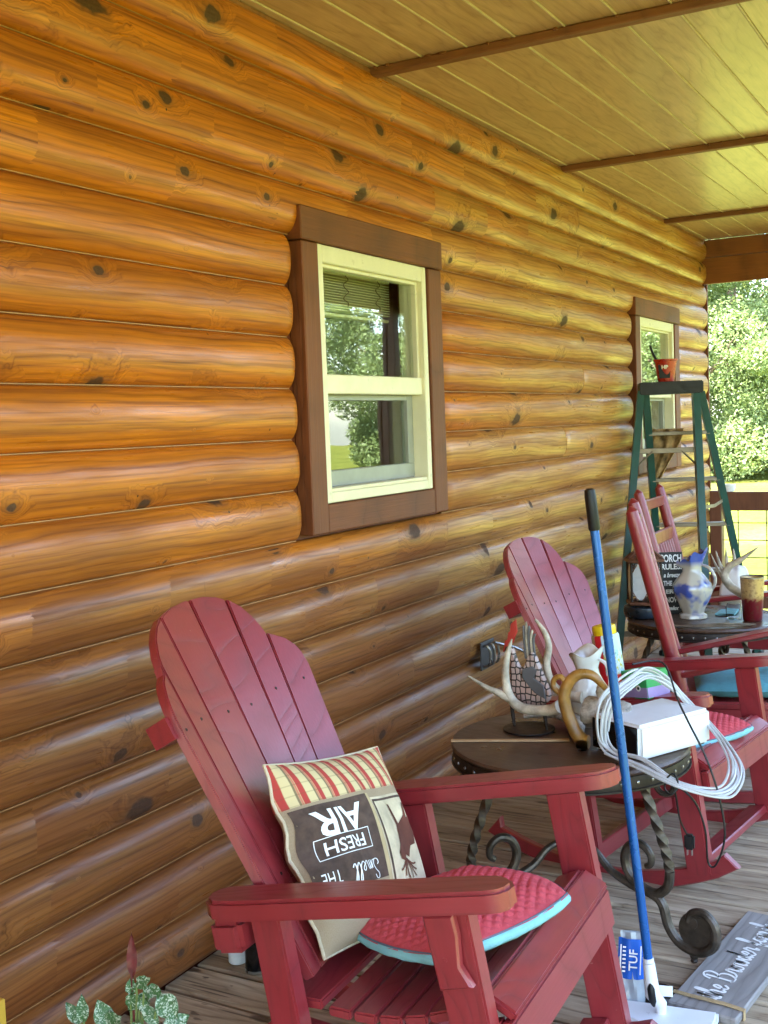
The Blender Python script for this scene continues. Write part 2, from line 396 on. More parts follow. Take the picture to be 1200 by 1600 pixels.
# a small handwriting alphabet: strokes on a unit x-height, advance width
SCRIPT = {
 't': (.6, [[(.0, .15), (.2, .9), (.28, 1.7)], [(.28, 1.7), (.2, .5), (.28, .02), (.48, .05), (.62, .35)], [(-.02, 1.15), (.52, 1.25)]]),
 'h': (.95, [[(.0, .2), (.3, 1.2), (.38, 1.95), (.22, 2.05), (.12, 1.4), (.1, .0)], [(.1, .0), (.18, .6), (.42, 1.0), (.58, .8), (.58, .15), (.74, .0), (.95, .35)]]),
 'e': (.7, [[(.0, .35), (.3, .5), (.48, .85), (.3, 1.05), (.1, .7), (.14, .15), (.38, .0), (.7, .35)]]),
 'B': (1.5, [[(.35, 2.1), (.3, 1.0), (.22, .0)], [(-.1, 1.6), (.1, 2.1), (.6, 2.35), (1.0, 2.0), (.8, 1.4), (.32, 1.2)], [(.32, 1.2), (.95, 1.2), (1.15, .65), (.8, .05), (.3, .0), (.05, .2)], [(.8, .05), (1.2, .1), (1.5, .35)]]),
 'r': (.7, [[(.0, .3), (.2, 1.0), (.3, 1.1), (.36, .92), (.52, .95), (.48, .3), (.56, .0), (.75, .35)]]),
 'o': (.75, [[(.05, .35), (.28, 1.0), (.1, .6), (.2, .05), (.5, .15), (.55, .7), (.3, 1.0), (.5, .8), (.78, .9)]]),
 'w': (1.05, [[(.0, .85), (.12, .9), (.14, .15), (.3, .0), (.5, .5), (.52, .95), (.52, .2), (.68, .0), (.88, .5), (.86, 1.0), (1.1, .85)]]),
 'd': (.85, [[(.5, .85), (.25, 1.0), (.06, .5), (.2, .02), (.45, .35), (.66, 1.3), (.74, 2.1)], [(.74, 2.1), (.6, .6), (.66, .0), (.88, .35)]]),
 'f': (.75, [[(.0, .35), (.35, 1.1), (.52, 1.9), (.35, 2.15), (.25, 1.5), (.22, .0), (.18, -.8), (.3, -.95), (.38, -.5), (.3, .1), (.75, .4)]]),
 'a': (.85, [[(.5, .85), (.25, 1.0), (.05, .5), (.18, .02), (.42, .3), (.56, 1.0), (.54, .25), (.64, .0), (.86, .35)]]),
 'm': (1.3, [[(.0, .3), (.16, 1.0), (.18, .0)], [(.18, .0), (.26, .7), (.42, 1.0), (.52, .8), (.52, .0)], [(.52, .0), (.6, .7), (.76, 1.0), (.88, .8), (.88, .15), (1.02, .0), (1.3, .35)]]),
 'i': (.45, [[(.0, .3), (.18, 1.0), (.16, .2), (.26, .0), (.46, .35)], [(.2, 1.42), (.24, 1.5)]]),
 'l': (.5, [[(.0, .3), (.3, 1.3), (.36, 2.0), (.22, 2.1), (.14, 1.3), (.16, .2), (.28, .0), (.5, .35)]]),
 'y': (.85, [[(.0, .8), (.12, .95), (.14, .3), (.3, .1), (.5, .4), (.58, 1.0), (.5, .0), (.36, -.8), (.16, -.9), (.16, -.5), (.5, .0), (.88, .4)]]),
 'S': (1.0, [[(.95, 1.75), (.8, 2.2), (.4, 2.2), (.25, 1.7), (.6, 1.2), (.75, .6), (.45, .05), (.05, .1), (-.05, .5), (.15, .7)], [(.45, .05), (.8, .1), (1.0, .35)]]),
 ' ': (.55, []),
}
def script_strokes(txt):
    x = 0; out = []
    for ch in txt:
        w, st = SCRIPT[ch]
        for s_ in st: out.append([(x + p[0], p[1]) for p in s_])
        x += w
    return x, out
def script(txt, length, xh, pen, mat, parent, f, h=.0009):
    """handwritten words as thin ribbons; f(x, y) -> point on the surface, centred on 0"""
    W, st = script_strokes(txt); k = length / W; g = G()
    for s_ in st:
        pts = crom([(p[0] * k - length / 2, p[1] * xh, 0) for p in s_], 4)
        L, Rr = [], []
        for i, p in enumerate(pts):
            t = (pts[min(i + 1, len(pts) - 1)] - pts[max(i - 1, 0)])
            t = t.normalized() if t.length > 1e-9 else Vector((1, 0, 0))
            nrm = Vector((-t.y, t.x, 0)); w_ = pen * (.55 + .65 * abs(t.y))
            L.append(g.bm.verts.new(f(p.x + nrm.x * w_, p.y + nrm.y * w_))); Rr.append(g.bm.verts.new(f(p.x - nrm.x * w_, p.y - nrm.y * w_)))
        for i in range(len(pts) - 1):
            g.bm.faces.new((L[i], L[i + 1], Rr[i + 1], Rr[i]))
    return g.obj('lettering', mat, parent, smooth=False)

# ------------------------------------------------------------ ground
def grass_ground():
    t = NT('lawn'); v = t.oc()
    a = t.noise(v, .35, 4, .6); b = t.noise(v, 9, 4, .7)
    c = t.ramp(t.ma('ADD', t.ma('MULTIPLY', a, .55), t.ma('MULTIPLY', b, .45)), [(.36, (.065, .085, .018)), (.5, (.11, .128, .026)), (.64, (.17, .175, .045))])
    t.bump(b, .6, .05)
    return t.fin(c, .95, 0., Specular_IOR_Level=0.)
M['lawn'] = grass_ground()
g = G(); g.grid(24, 24, lambda u, v: Vector((-110 + 230 * u, -110 + 230 * v, -.55)))
g.obj('lawn', M['lawn'], kind='structure')

# ------------------------------------------------------------ porch deck
deck = structure('porch_deck')
boards = {}
for v_ in range(4):
    g = G(); g.box((-.0, -.0665, -.036), (2.72, .0665, 0), bev=.006); boards[v_] = g.mesh('deck_board')
    boards[v_].materials.append(M['deck'])
yb = -6.9; k = 0
while yb < 8.78:
    o = bpy.data.objects.new('deck_board', boards[k % 4]); COL.objects.link(o); o.parent = deck
    o.location = (0.0, yb, random.uniform(-.0025, .0)); yb += .1455; k += 1
g = G(); g.box((2.66, -6.97, -.30), (2.70, 8.75, -.04)); g.box((.02, 8.74, -.30), (2.66, 8.78, -.04)); g.box((.02, -6.99, -.30), (2.66, -6.96, -.04))
g.obj('skirt_board', M['post'], deck)
for yy in (-5.5, -2.5, .5, 3.5, 6.5):
    g = G(); g.box((.1, yy, -.25), (2.65, yy + .04, -.045)); g.obj('joist', M['post'], deck)
# ------------------------------------------------------------ log wall
wall = thing('log_wall', 'varnished log siding wall of the house, orange pine logs with dark knots', 'wall')
dz = .165
PF = .70
def log_piece(r, y0, y1, e0=0., e1=0.):
    """one siding log: rounded face, soft ends"""
    z0 = r * dz + .0012; z1 = (r + 1) * dz - .0012; n = 12
    ys = [y0]
    if e0: ys += [y0 + .006, y0 + .02, y0 + .05]
    k = max(1, int((y1 - y0) / .5))
    a_, b_ = ys[-1], (y1 - .05 if e1 else y1)
    ys += [a_ + (b_ - a_) * i / k for i in range(1, k + 1)]
    if e1: ys += [y1 - .02, y1 - .006, y1]
    g = G(); rings = []
    for y in ys:
        d0, d1 = y - y0, y1 - y
        sc_ = 1.
        if e0: sc_ = min(sc_, 1 - e0 * max(0, 1 - d0 / .05) ** 2.2)
        if e1: sc_ = min(sc_, 1 - e1 * max(0, 1 - d1 / .05) ** 2.2)
        w = .0022 * math.sin(y * 2.1 + r * 1.7) + .0016 * math.sin(y * 5.3 + r)
        ring = [g.bm.verts.new((-.02, y, z0))]
        for i in range(n + 1):
            a = i / n; th = math.pi * (a - .5) * PF
            sn_ = min(1., abs(math.sin(th) / math.sin(math.pi * PF / 2))); xx = (.042 + w) * (1 - sn_ ** 2.7) ** .8 * sc_
            zz = (z0 + z1) / 2 + (z1 - z0) / 2 * math.sin(th) / math.sin(math.pi * PF / 2)
            ring.append(g.bm.verts.new((xx + .001, y, zz)))
        ring.append(g.bm.verts.new((-.02, y, z1))); rings.append(ring)
    for a, b in zip(rings, rings[1:]):
        for i in range(len(a) - 1): g.bm.faces.new((a[i], a[i + 1], b[i + 1], b[i]))
    g.bm.faces.new(rings[0]); g.bm.faces.new(rings[-1][::-1])
    return g.obj('log', M['log'], wall, ang=50)
joints = {16: [.4, 4.10], 15: [-.8, 3.82, 5.9], 14: [1.2, 4.04, 6.3], 13: [-.3, 3.08, 5.48], 12: [], 11: [0.2], 10: [5.9], 9: [1.1], 8: [5.60], 7: [-.6],
          6: [.3, 2.51, 5.6], 5: [-1.1, 4.69, 7.1], 4: [1.0, 5.2], 3: [-.4, 3.6, 6.5], 2: [1.3, 3.80, 6.0], 1: [.2, 4.9], 0: [-1.0, 3.4, 6.9]}
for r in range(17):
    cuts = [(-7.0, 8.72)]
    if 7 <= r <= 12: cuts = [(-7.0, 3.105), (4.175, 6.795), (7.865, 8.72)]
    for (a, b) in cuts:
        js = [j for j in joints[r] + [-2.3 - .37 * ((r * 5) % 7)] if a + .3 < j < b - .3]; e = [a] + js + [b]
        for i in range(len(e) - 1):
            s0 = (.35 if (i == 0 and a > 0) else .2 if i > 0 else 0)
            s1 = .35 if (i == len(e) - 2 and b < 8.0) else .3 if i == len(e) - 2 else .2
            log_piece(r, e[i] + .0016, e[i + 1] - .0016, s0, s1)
M['caulk'] = plain('tan_caulk', (.40, .20, .075), .5, var=.2)
M['sheath'] = plain('dark_red_backing', (.16, .035, .012), .6, var=.3)
g = G()
for (y0, y1, z0, z1) in [(-7.0, 3.20, -.2, 2.9), (3.20, 4.07, -.2, 1.22), (3.20, 4.07, 2.17, 2.9), (4.07, 6.87, -.2, 2.9), (6.87, 7.75, -.2, 1.22), (6.87, 7.75, 2.17, 2.9), (7.75, 8.715, -.2, 2.9)]:
    g.box((-.10, y0, z0), (-.012, y1, z1))
g.obj('backing', M['sheath'], wall)
g = G()
for r in range(1, 17):
    for (a, b) in ([(-7.0, 3.10), (4.18, 6.79), (7.87, 8.715)] if 7 <= r <= 12 else [(-7.0, 8.715)]):
        g.box((-.004, a, r * dz - .0014), (.0030, b, r * dz + .0014))
g.obj('caulk_line', M['caulk'], wall, smooth=False)['kind'] = 'stuff'
g = G(); g.box((.001, -7.0, 2.772), (.028, 8.69, 2.799), bev=.003); g.obj('crown_strip', M['batten'], wall)
g = G(); g.box((-.09, 8.722, -.2), (.012, 8.745, 2.8), bev=.002); g.obj('corner_board', M['post'], wall)
g = G(); g.box((.0135, 8.724, .94), (.034, 8.742, 2.476), bev=.002); g.obj('edge_strip', M['rough'], wall)

# ------------------------------------------------------------ rest of the house
M['plaster'] = plain('cream_plaster', (.55, .48, .36), .9, var=.06)
M['innerwood'] = plain('inner_wood', (.22, .10, .045), .6, var=.2)
house = thing('house_shell', 'back part of the log cabin behind the porch wall', 'house')
g = G()
g.box((-6.5, -7.0, -.5), (-6.4, 8.7, 2.95)); g.box((-6.4, -7.0, -.5), (-.102, -6.9, 2.95)); g.box((-6.4, 8.6, -.5), (-.102, 8.7, 2.95))
g.obj('side_wall', M['innerwood'], house, smooth=False)
g = G(); g.box((-6.4, -6.9, -.1), (-.102, 8.6, 0)); g.obj('inner_floor', M['innerwood'], house, smooth=False)
g = G(); g.box((-6.4, -6.9, 2.6), (-.102, 8.6, 2.66)); g.box((-3.0, -6.9, 0), (-2.9, 8.6, 2.6)); g.box((-2.9, 5.4, 0), (-.11, 5.46, 2.6)); g.obj('inner_wall', M['plaster'], house, smooth=False)
M['shingle'] = plain('grey_shingle', (.12, .11, .10), .9, var=.3, scale=30, bump=.5)
g = G(); g.prism([(3.05, 2.84), (3.05, 2.96), (-3.2, 4.6), (-7.0, 3.2), (-7.0, 3.08), (-3.2, 4.45), (-.1, 3.1), (-.1, 2.98)], 16.6, I4((0, -7.5, 0), basis((1, 0, 0), (0, 0, 1), (0, 1, 0))))
g.obj('roof', M['shingle'], house, smooth=False)

# ------------------------------------------------------------ porch ceiling
M['groove'] = plain('pale_groove', (.66, .52, .33), .5, var=.1)
pc = structure('porch_ceiling')
bat = [-6.05, -4.1, -2.15, -.2, 1.75, 3.70, 5.66, 7.60]; bays = [(-7.0, -6.05)] + list(zip(bat, bat[1:])) + [(7.60, 8.70)]
for (a, b) in bays:
    me = None
    x0 = .058
    g = G(); g.box((.0, a, 2.8), (x0 - .004, b, 2.812)); g.obj('ceiling_board', M['ceil'], pc)
    g = G(); g.box((-.0835, a, -.012), (.0835, b, 0), bev=.002); me = g.mesh('ceiling_board'); me.materials.append(M['ceil'])
    gb_ = G(); xx = .058
    while xx < 2.66: gb_.box((xx - .0028, a + .01, 2.7975), (xx + .0028, b - .01, 2.8126)); xx += .1755
    ob_ = gb_.obj('bead_line', M['groove'], pc, smooth=False); ob_['kind'] = 'stuff'
    i = 0
    while x0 + .1755 < 2.76:
        o = bpy.data.objects.new('ceiling_board', me); COL.objects.link(o); o.parent = pc
        o.location = (x0 + .0877, 0, 2.812 + random.uniform(-.001, .001)); x0 += .1755
g = G(); g.box((-.02, -7.0, 2.8125), (2.76, 8.72, 2.83)); g.obj('ceiling_backing', M['groove'], pc, smooth=False)
for b in bat:
    g = G(); g.box((.004, b - .024, 2.771), (2.66, b + .024, 2.7995), bev=.004)
    # squeezed-out foam beads along both edges
    x = .05
    while x < 2.6:
        w = random.uniform(.01, .035); sgn = random.choice((-1, 1, 1))
        g.lathe([(.001, -.006), (.006, -.002), (.0045, .005), (.001, .007)], 6, I4((x, b + sgn * .025, 2.795), basis((w / .01, 0, 0), (0, 1, 0), (0, 0, 1))))
        x += random.uniform(.02, .12)
    g.obj('batten', M['batten'], pc)

# ------------------------------------------------------------ porch beams, posts, railing
for (nm, lab, a, b, mid) in (('porch_beam', 'brown double board beam across the far end of the porch', (.001, 8.70), (3.5, 8.745), 'X'),):
    t_ = thing(nm, lab, 'beam', (0, 8.72, 2.5))
    g = G(); g.box((-.02, -.02, -.022), (2.76, .02, .168), bev=.004); g.obj('beam_board', M['beam'], t_)
    g = G(); g.box((-.02, -.024, .171), (2.76, .02, .2985), bev=.004); g.obj('beam_board', M['beam'], t_)
t_ = thing('porch_beam', 'long brown beam along the open front side of the porch', 'beam', (2.68, 0, 2.5))
g = G(); g.box((-.02, -7.0, 0), (.02, 8.695, .299), bev=.004); g.obj('beam_board', M['beam'], t_)
for i, yy in enumerate((-6.8, -2.6, 2.95, 5.8, 8.62)):
    g = G(); g.box((2.62, yy - .055, .0005), (2.658, yy + .055, 2.799), bev=.006)
    g.box((2.56, yy - .05, .0005), (2.62, yy + .05, 2.799), bev=.004)
    o = g.obj('porch_post', M['post'])
    tag(o, ['brown porch post at the open front behind the camera', 'brown porch post on the open front beside the camera', 'brown porch post on the open front opposite the near window', 'brown porch post on the open front opposite the ladder', 'brown corner post at the far end of the open front'][i], 'post', 'posts on the open side of the porch')
def railing(label, p0, p1, along, v0):
    t_ = thing('porch_railing', label, 'railing', (p0[0], p0[1], 0))
    L = (Vector(p1) - Vector(p0)).length; rz = 0 if along == 'X' else math.pi / 2
    t_.rotation_euler = (0, 0, rz)
    g = G(); g.box((0, -.019, .79), (L, .019, .93), bev=.004); g.obj('rail', M['post'], t_)
    g = G(); g.box((0, -.019, .06), (L, .019, .15), bev=.004); g.obj('rail', M['post'], t_)
    g = G(); x = v0
    while x < L: g.tube([(x, .022, .1), (x, .022, .9)], .0040, 5); x += .204
    z = .175
    while z < .79: g.tube([(0, .0300, z), (L, .0300, z)], .0040, 5); z += .13
    g.obj('wire_mesh', M['black'], t_)['kind'] = 'stuff'
    return t_
rl = railing('brown porch railing filled with square wire mesh at the far end', (.13, 8.70), (2.56, 8.70), 'X', .105)
g = G(); g.box((-.09, -.05, 0), (-.002, .04, .94), bev=.005); g.obj('post', M['post'], rl)
railing('brown wire mesh railing along the open front of the porch', (2.64, 3.02), (2.64, 5.74), 'Y', .1)
railing('brown wire mesh railing near the far corner of the open front', (2.64, 5.87), (2.64, 8.56), 'Y', .1)
g = G(); g.lathe([(.03, 0), (.045, .004), (.053, .03), (.056, .052), (.054, .055), (.048, .04)], 20, I4((.17, 8.695, .931)))
tag(g.obj('plastic_tub', M['white']), 'shallow white plastic tub standing on the far railing', 'tub')
M['dirt'] = plain('packed_soil', (.14, .10, .06), .95, var=.3)

# ------------------------------------------------------------ windows
def pane_mat():
    t = NT('window_glass'); t.t.nodes.remove(t.b)
    tr = t.n("ShaderNodeBsdfTransparent"); tr.inputs[0].default_value = (.92, .95, .90, 1)
    gl = t.n("ShaderNodeBsdfGlossy"); gl.inputs['Roughness'].default_value = .012; gl.inputs[0].default_value = (.95, .97, .95, 1)
    lw_ = t.n("ShaderNodeLayerWeight"); lw_.inputs[0].default_value = .5
    fz = t.ma('ADD', .06, t.ma('MULTIPLY', t.ma('POWER', lw_.outputs[1], 4.), .94))
    nz = t.n("ShaderNodeBump"); nz.inputs['Strength'].default_value = .018; nz.inputs['Distance'].default_value = .02
    t.set(nz.inputs['Height'], t.noise(t.oc(), 3.5, 1)); t.set(gl.inputs['Normal'], nz.outputs[0])
    mx = t.n("ShaderNodeMixShader"); t.t.links.new(fz, mx.inputs[0]); t.t.links.new(tr.outputs[0], mx.inputs[1]); t.t.links.new(gl.outputs[0], mx.inputs[2])
    t.t.links.new(mx.outputs[0], t.out.inputs[0]); return t.m
M['pane'] = pane_mat()
def window(label, y0, detail=True):
    """cream sash window in rough brown boards; y0 is the left edge of the cream frame"""
    w, z0, z1 = .790, 1.266, 2.126
    t_ = thing('window', label, 'window', (0, y0, z0))
    h = z1 - z0
    B = lambda nm, a, b, mat, bev=.003, par=t_: G().box(a, b, bev=bev).obj(nm, mat, par)
    B('trim_board', (-.01, -.108, h + .002), (.055, w + .130, h + .110), M['roughY'], .004)
    B('trim_board', (-.01, -.100, -.098), (.050, -.003, h - .001), M['rough'], .004)
    B('trim_board', (-.01, w + .012, -.098), (.050, w + .124, h - .001), M['rough'], .004)
    B('trim_board', (-.01, -.001, -.098), (.048, w + .010, -.003), M['roughY'], .004)
    fr = G(); ft = .034
    fr.box((-.06, 0, 0), (.044, ft, h), bev=.003); fr.box((-.06, w - ft, 0), (.044, w, h), bev=.003)
    fr.box((-.06, ft, h - .058), (.042, w - ft, h), bev=.003); fr.box((-.06, ft, 0), (.042, w - ft, .036), bev=.003)
    fr.box((-.05, ft, .036), (.036, w - ft, .048), bev=.002)
    fr.obj('frame', M['vinyl'], t_)
    mz = h * .462
    up = G(); s = .026
    up.box((-.012, ft, mz - .03), (.030, w - ft, mz + .036), bev=.003)
    up.box((-.012, ft, mz + .036), (.022, ft + .014, h - .058), bev=.002); up.box((-.012, w - ft - .016, mz + .036), (.022, w - ft, h - .058), bev=.002)
    up.box((-.012, ft + .014, h - .070), (.022, w - ft - .016, h - .058), bev=.002)
    us = up.obj('sash', M['vinyl'], t_)
    G().box((.0, ft + .015, mz + .037), (.003, w - ft - .017, h - .071)).obj('pane', M['pane'], us, smooth=False)
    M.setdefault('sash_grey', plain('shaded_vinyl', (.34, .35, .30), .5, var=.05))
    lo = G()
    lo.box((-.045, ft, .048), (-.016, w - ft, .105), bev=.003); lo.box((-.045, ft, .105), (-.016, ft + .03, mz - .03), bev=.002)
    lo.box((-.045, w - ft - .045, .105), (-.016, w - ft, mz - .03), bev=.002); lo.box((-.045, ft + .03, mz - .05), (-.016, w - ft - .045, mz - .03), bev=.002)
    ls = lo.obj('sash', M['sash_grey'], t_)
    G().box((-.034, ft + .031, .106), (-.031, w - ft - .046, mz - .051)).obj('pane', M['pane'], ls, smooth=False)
    if detail:
        b_ = thing('window_blind', 'cream venetian blind pulled up inside the ' + ('near' if y0 < 5 else 'far') + ' window', 'blind', (-.13, y0 + .03, z0 + h - .055), group='blinds inside the windows')
        g = G(); g.box((-.03, 0, 0), (.03, w - .06, .045), bev=.004); g.obj('headrail', M['vinyl'], b_)
        g = G()
        for i in range(13): g.box((-.026, .004, -.012 - i * .0095), (.028, w - .064, -.009 - i * .0095), I4((0, 0, 0), rotx(0)))
        g.box((-.024, .004, -.15), (.024, w - .064, -.138), bev=.003)
        g.obj('slat_stack', M['vinyl'], b_)['kind'] = 'stuff'
        g = G()
        for yy in (.14, .38, .62):
            p = [(.036, yy + .02 * math.sin(i * 1.9), .0 - .014 * i + .006 * math.sin(i * 3.1)) for i in range(9)]
            g.tube(crom(p, 3), .0022, 4)
        g.obj('ladder_cord', M['alum'], b_)['kind'] = 'stuff'
        c_ = curtain(y0, z0, h, w)
    return t_
def curtain_mat():
    t = NT('printed_curtain'); x, y, z = t.sep(t.oc())
    vo = t.n("ShaderNodeTexVoronoi", voronoi_dimensions='2D', feature='F1'); vo.inputs['Scale'].default_value = 7.
    vo.inputs['Randomness'].default_value = .7
    t.set(vo.inputs['Vector'], t.comb(y, z, 0.))
    d = vo.outputs['Distance']
    petal = t.ma('MULTIPLY', t.ma('SINE', t.ma('MULTIPLY', d, 60.)), t.mr(d, .05, .3))
    m = t.mr(d, .30, .33, 1., 0.); m = t.ma('MULTIPLY', m, t.mr(petal, -.3, .2, .4, 1.))
    c = t.mix(m, (.50, .42, .27), (.10, .05, .03))
    return t.fin(c, .9)
M['curtain'] = curtain_mat()
def curtain(y0, z0, h, w):
    g = G()
    g.grid(40, 8, lambda u, v: Vector((-.25 + .022 * math.sin(u * 26) - .0, y0 - .05 + (w * .52) * u, z0 - .05 + (h + .12) * v)))
    o = g.obj('curtain', M['curtain']); md = o.modifiers.new('cloth', 'SOLIDIFY'); md.thickness = .003
    return tag(o, 'cream curtain with dark flower print hanging inside the ' + ('near' if y0 < 5 else 'far') + ' window', 'curtain', 'curtains inside the windows')
window('near window, cream sash in rough brown boards, first from the camera', 3.240)
window('far window behind the stepladder, cream sash in brown boards', 6.915)
M['jar_tan'] = plain('patterned_pot', (.30, .24, .12), .5, var=.5, scale=30)
g = G(); g.lathe([(.05, 0), (.062, .02), (.064, .16), (.055, .18), (.05, .175)], 18, I4((-.34, 3.70, 1.262)))
tag(g.obj('inside_pot', M['jar_tan']), 'tan patterned pot on the sill inside the near window', 'pot')
g = G(); g.box((-.46, 3.2, 1.22), (-.103, 4.3, 1.2615)); tag(g.obj('window_shelf', M['innerwood']), 'dark wooden shelf inside the near window', 'shelf')
# ------------------------------------------------------------ adirondack rockers
def frame_m(psi, tau):
    a, t = math.radians(psi), math.radians(tau)
    f = Vector((math.cos(a), math.sin(a), 0)); l = Vector((-math.sin(a), math.cos(a), 0)); u = Vector((0, 0, 1))
    return basis(f * math.cos(t) + u * math.sin(t), l, u * math.cos(t) - f * math.sin(t))
REC = math.radians(20); CV = .5
BN = Vector((math.cos(REC), 0, math.sin(REC))); BT = Vector((-math.sin(REC), 0, math.cos(REC))); BP = Vector((-.56, 0, -.213))
def adirondack(label, O, psi, tau, s, low, rk=.5):
    """near-copy of the photographed chair; local a forward, b sideways, c up; low = depth of the rocker"""
    R = frame_m(psi, tau)
    V = Vector((.38, 0, low))                                   # puts the thing's origin where the rocker meets the deck
    base = Vector(O) - R @ (V * s)
    t_ = thing('adirondack_chair', label, 'chair', base, R, 'red adirondack rocking chairs along the log wall')
    X = lambda p: (Vector(p) + V) * s
    MX = Matrix.Translation(V * s) @ Matrix.Scale(s, 4)
    # back: six fanned slats
    bt = [-.335, -.262, -.150, -.004, .128, .222, .322]; bb = [-.305, -.245, -.180, -.068, .012, .089, .190]
    tb = [.60, .722, .855, .876, .860, .730, .625]
    def bx(i, t): return bb[i] + (bt[i] - bb[i]) * t / .86
    prof = [(-.335, .605), (-.322, .66), (-.298, .70), (-.268, .722), (-.258, .755), (-.225, .805), (-.19, .836), (-.15, .857), (-.09, .876), (-.02, .885), (.05, .883), (.1, .872), (.135, .857), (.17, .828), (.2, .785), (.221, .74), (.245, .727), (.275, .708), (.3, .68), (.318, .64), (.325, .60)]
    def top(b):
        for (x0, y0), (x1, y1) in zip(prof, prof[1:]):
            if x0 <= b <= x1: return y0 + (y1 - y0) * (b - x0) / (x1 - x0)
        return prof[0][1] if b < prof[0][0] else prof[-1][1]
    gap = .0034; th = .024
    for i in range(6):
        bc = (bt[i] + bt[i + 1]) / 2; off = CV * bc * bc; slp = 2 * CV * bc
        lo, hi = bt[i], bt[i + 1]; n = 9
        g = G(); pts = []
        for k in range(n + 1):
            b = lo + (hi - lo) * k / n; pts.append((b + (gap if k == 0 else -gap if k == n else 0), top(b)))
        if i == 0: pts[0] = (pts[0][0], .60)
        if i == 5: pts[-1] = (pts[-1][0], .62)
        def fr_(b, t, d):
            ang = math.atan(slp); return BP + Vector((0, b, 0)) + BT * t + BN * (off + slp * (b - bc) + d * math.cos(ang)) + Vector((0, -d * math.sin(ang), 0))
        levels = 6; front, rear = [], []
        for d, lst in ((0, front), (-th, rear)):
            for L_ in range(levels + 1):
                row = []
                for k in range(n + 1):
                    b1, t1 = pts[k]; t = t1 * L_ / levels; f_ = (b1 - bt[i]) / (bt[i + 1] - bt[i])
                    e0, e1 = bx(i, t), bx(i + 1, t)
                    b = e0 + (e1 - e0) * f_
                    row.append(g.bm.verts.new(X(fr_(b, t, d))))
                lst.append(row)
        F = g.bm.faces.new
        for L_ in range(levels):
            for k in range(n):
                F((front[L_][k], front[L_][k + 1], front[L_ + 1][k + 1], front[L_ + 1][k])); F((rear[L_][k], rear[L_ + 1][k], rear[L_ + 1][k + 1], rear[L_][k + 1]))
            F((front[L_][0], front[L_ + 1][0], rear[L_ + 1][0], rear[L_][0])); F((front[L_][n], rear[L_][n], rear[L_ + 1][n], front[L_ + 1][n]))
        for k in range(n):
            F((front[levels][k], front[levels][k + 1], rear[levels][k + 1], rear[levels][k])); F((front[0][k], rear[0][k], rear[0][k + 1], front[0][k + 1]))
        bmesh.ops.recalc_face_normals(g.bm, faces=g.bm.faces)
        es = [e for e in g.bm.edges if len(e.link_faces) == 2 and e.calc_face_angle(0) > .9]
        bmesh.ops.bevel(g.bm, geom=es, offset=.003 * s, segments=2, affect='EDGES', clamp_overlap=True)
        g.obj('back_slat', M['redZ'], t_, ang=30)
    g = G()
    for i in range(6):
        bc = (bt[i] + bt[i + 1]) / 2
        for t_h in (.585, .20):
            b_s = (bx(i, t_h) + bx(i + 1, t_h)) / 2 + .012 * ((i * 7) % 3 - 1); g.lathe([(.0042, 0), (.0030, .0012), (.0008, .0004)], 8, MX @ I4(BP + Vector((0, b_s, 0)) + BT * (t_h + .006 * ((i * 5) % 3)) + BN * (CV * bc * bc + 2 * CV * bc * (b_s - bc) + .0002), basis((0, 1, 0), BT, BN)), close_bot=False)
    g.obj('screws', M['iron_dark'], t_)['kind'] = 'stuff'
    # cleats behind the back
    for t0, w, hb in ((.602, .052, .345), (.18, .07, .25)):
        g = G()
        hr = hb * .78
        pts = [(-hb, -.012 + CV * hb * hb * .9), (-hb * .5, -.028 + CV * hb * hb * .22), (0, -.030), (hr * .5, -.028 + CV * hr * hr * .22), (hr, -.018 + CV * hr * hr * .9), (hr, -.055 + CV * hr * hr * .6), (0, -.085), (-hb, -.055 + CV * hb * hb * .6)]
        m = I4(BP + BT * (t0 - w / 2), basis((0, 1, 0), BN, BT))
        g.prism(pts, w, MX @ m); g.obj('back_cleat', M['redY'], t_)
    # arms, legs, brackets
    for sg in (-1, 1):
        arm = [(-.66, .33), (-.60, .325), (-.08, .328), (-.03, .335), (-.006, .352), (.008, .378), (.004, .402), (-.012, .418), (-.04, .424), (-.30, .426), (-.60, .428), (-.655, .422), (-.68, .40), (-.69, .37), (-.682, .343)]
        g = G(); g.prism([(a, sg * b) for a, b in arm][::sg], .044, MX @ I4((0, 0, -.030)), bev=.007, seg=2); g.obj('armrest', M['red'], t_)
        b0, b1 = sorted((sg * .345, sg * .392))
        g = G(); g.box((-.178, b0, -low + .062), (-.092, b1, -.031), MX, bev=.004, seg=2); g.obj('leg', M['redZ'], t_)
        g = G(); g.box((-.585, b0, -low + .070), (-.515, b1, -.031), MX, bev=.004, seg=2); g.obj('leg', M['redZ'], t_)
        g = G(); g.prism([(-.176, -.0315), (-.112, -.0315), (-.110, -.07), (-.118, -.13), (-.100, -.17), (-.17, -.175)], .022, MX @ I4((0, sg * .3935 + (.022 if sg < 0 else 0) * 0, 0), basis((1, 0, 0), (0, 0, 1), (0, -1 if sg < 0 else -1, 0))) @ I4((0, 0, -.022 if sg > 0 else 0)), bev=.004)
        g.lathe([(.0001, -.001), (.005, -.001), (.005, .001), (.0001, .0015)], 8, MX @ I4((-.145, sg * .4158, -.115), basis((1, 0, 0), (0, 0, 1), (0, sg, 0))))
        g.obj('arm_bracket', M['redZ'], t_)
        b0, b1 = sorted((sg * .312, sg * .343))
        g = G(); g.prism([(-.095, -.27), (-.095, -.355), (-.30, -.375), (-.62, -.375), (-.66, -.30), (-.60, -.262), (-.40, -.315), (-.22, -.292)], .031, MX @ I4((0, b1, 0), basis((1, 0, 0), (0, 0, 1), (0, -1, 0))), bev=.003)
        g.obj('seat_rail', M['red'], t_)
        # rocker: curved runner
        up, dn = [], []
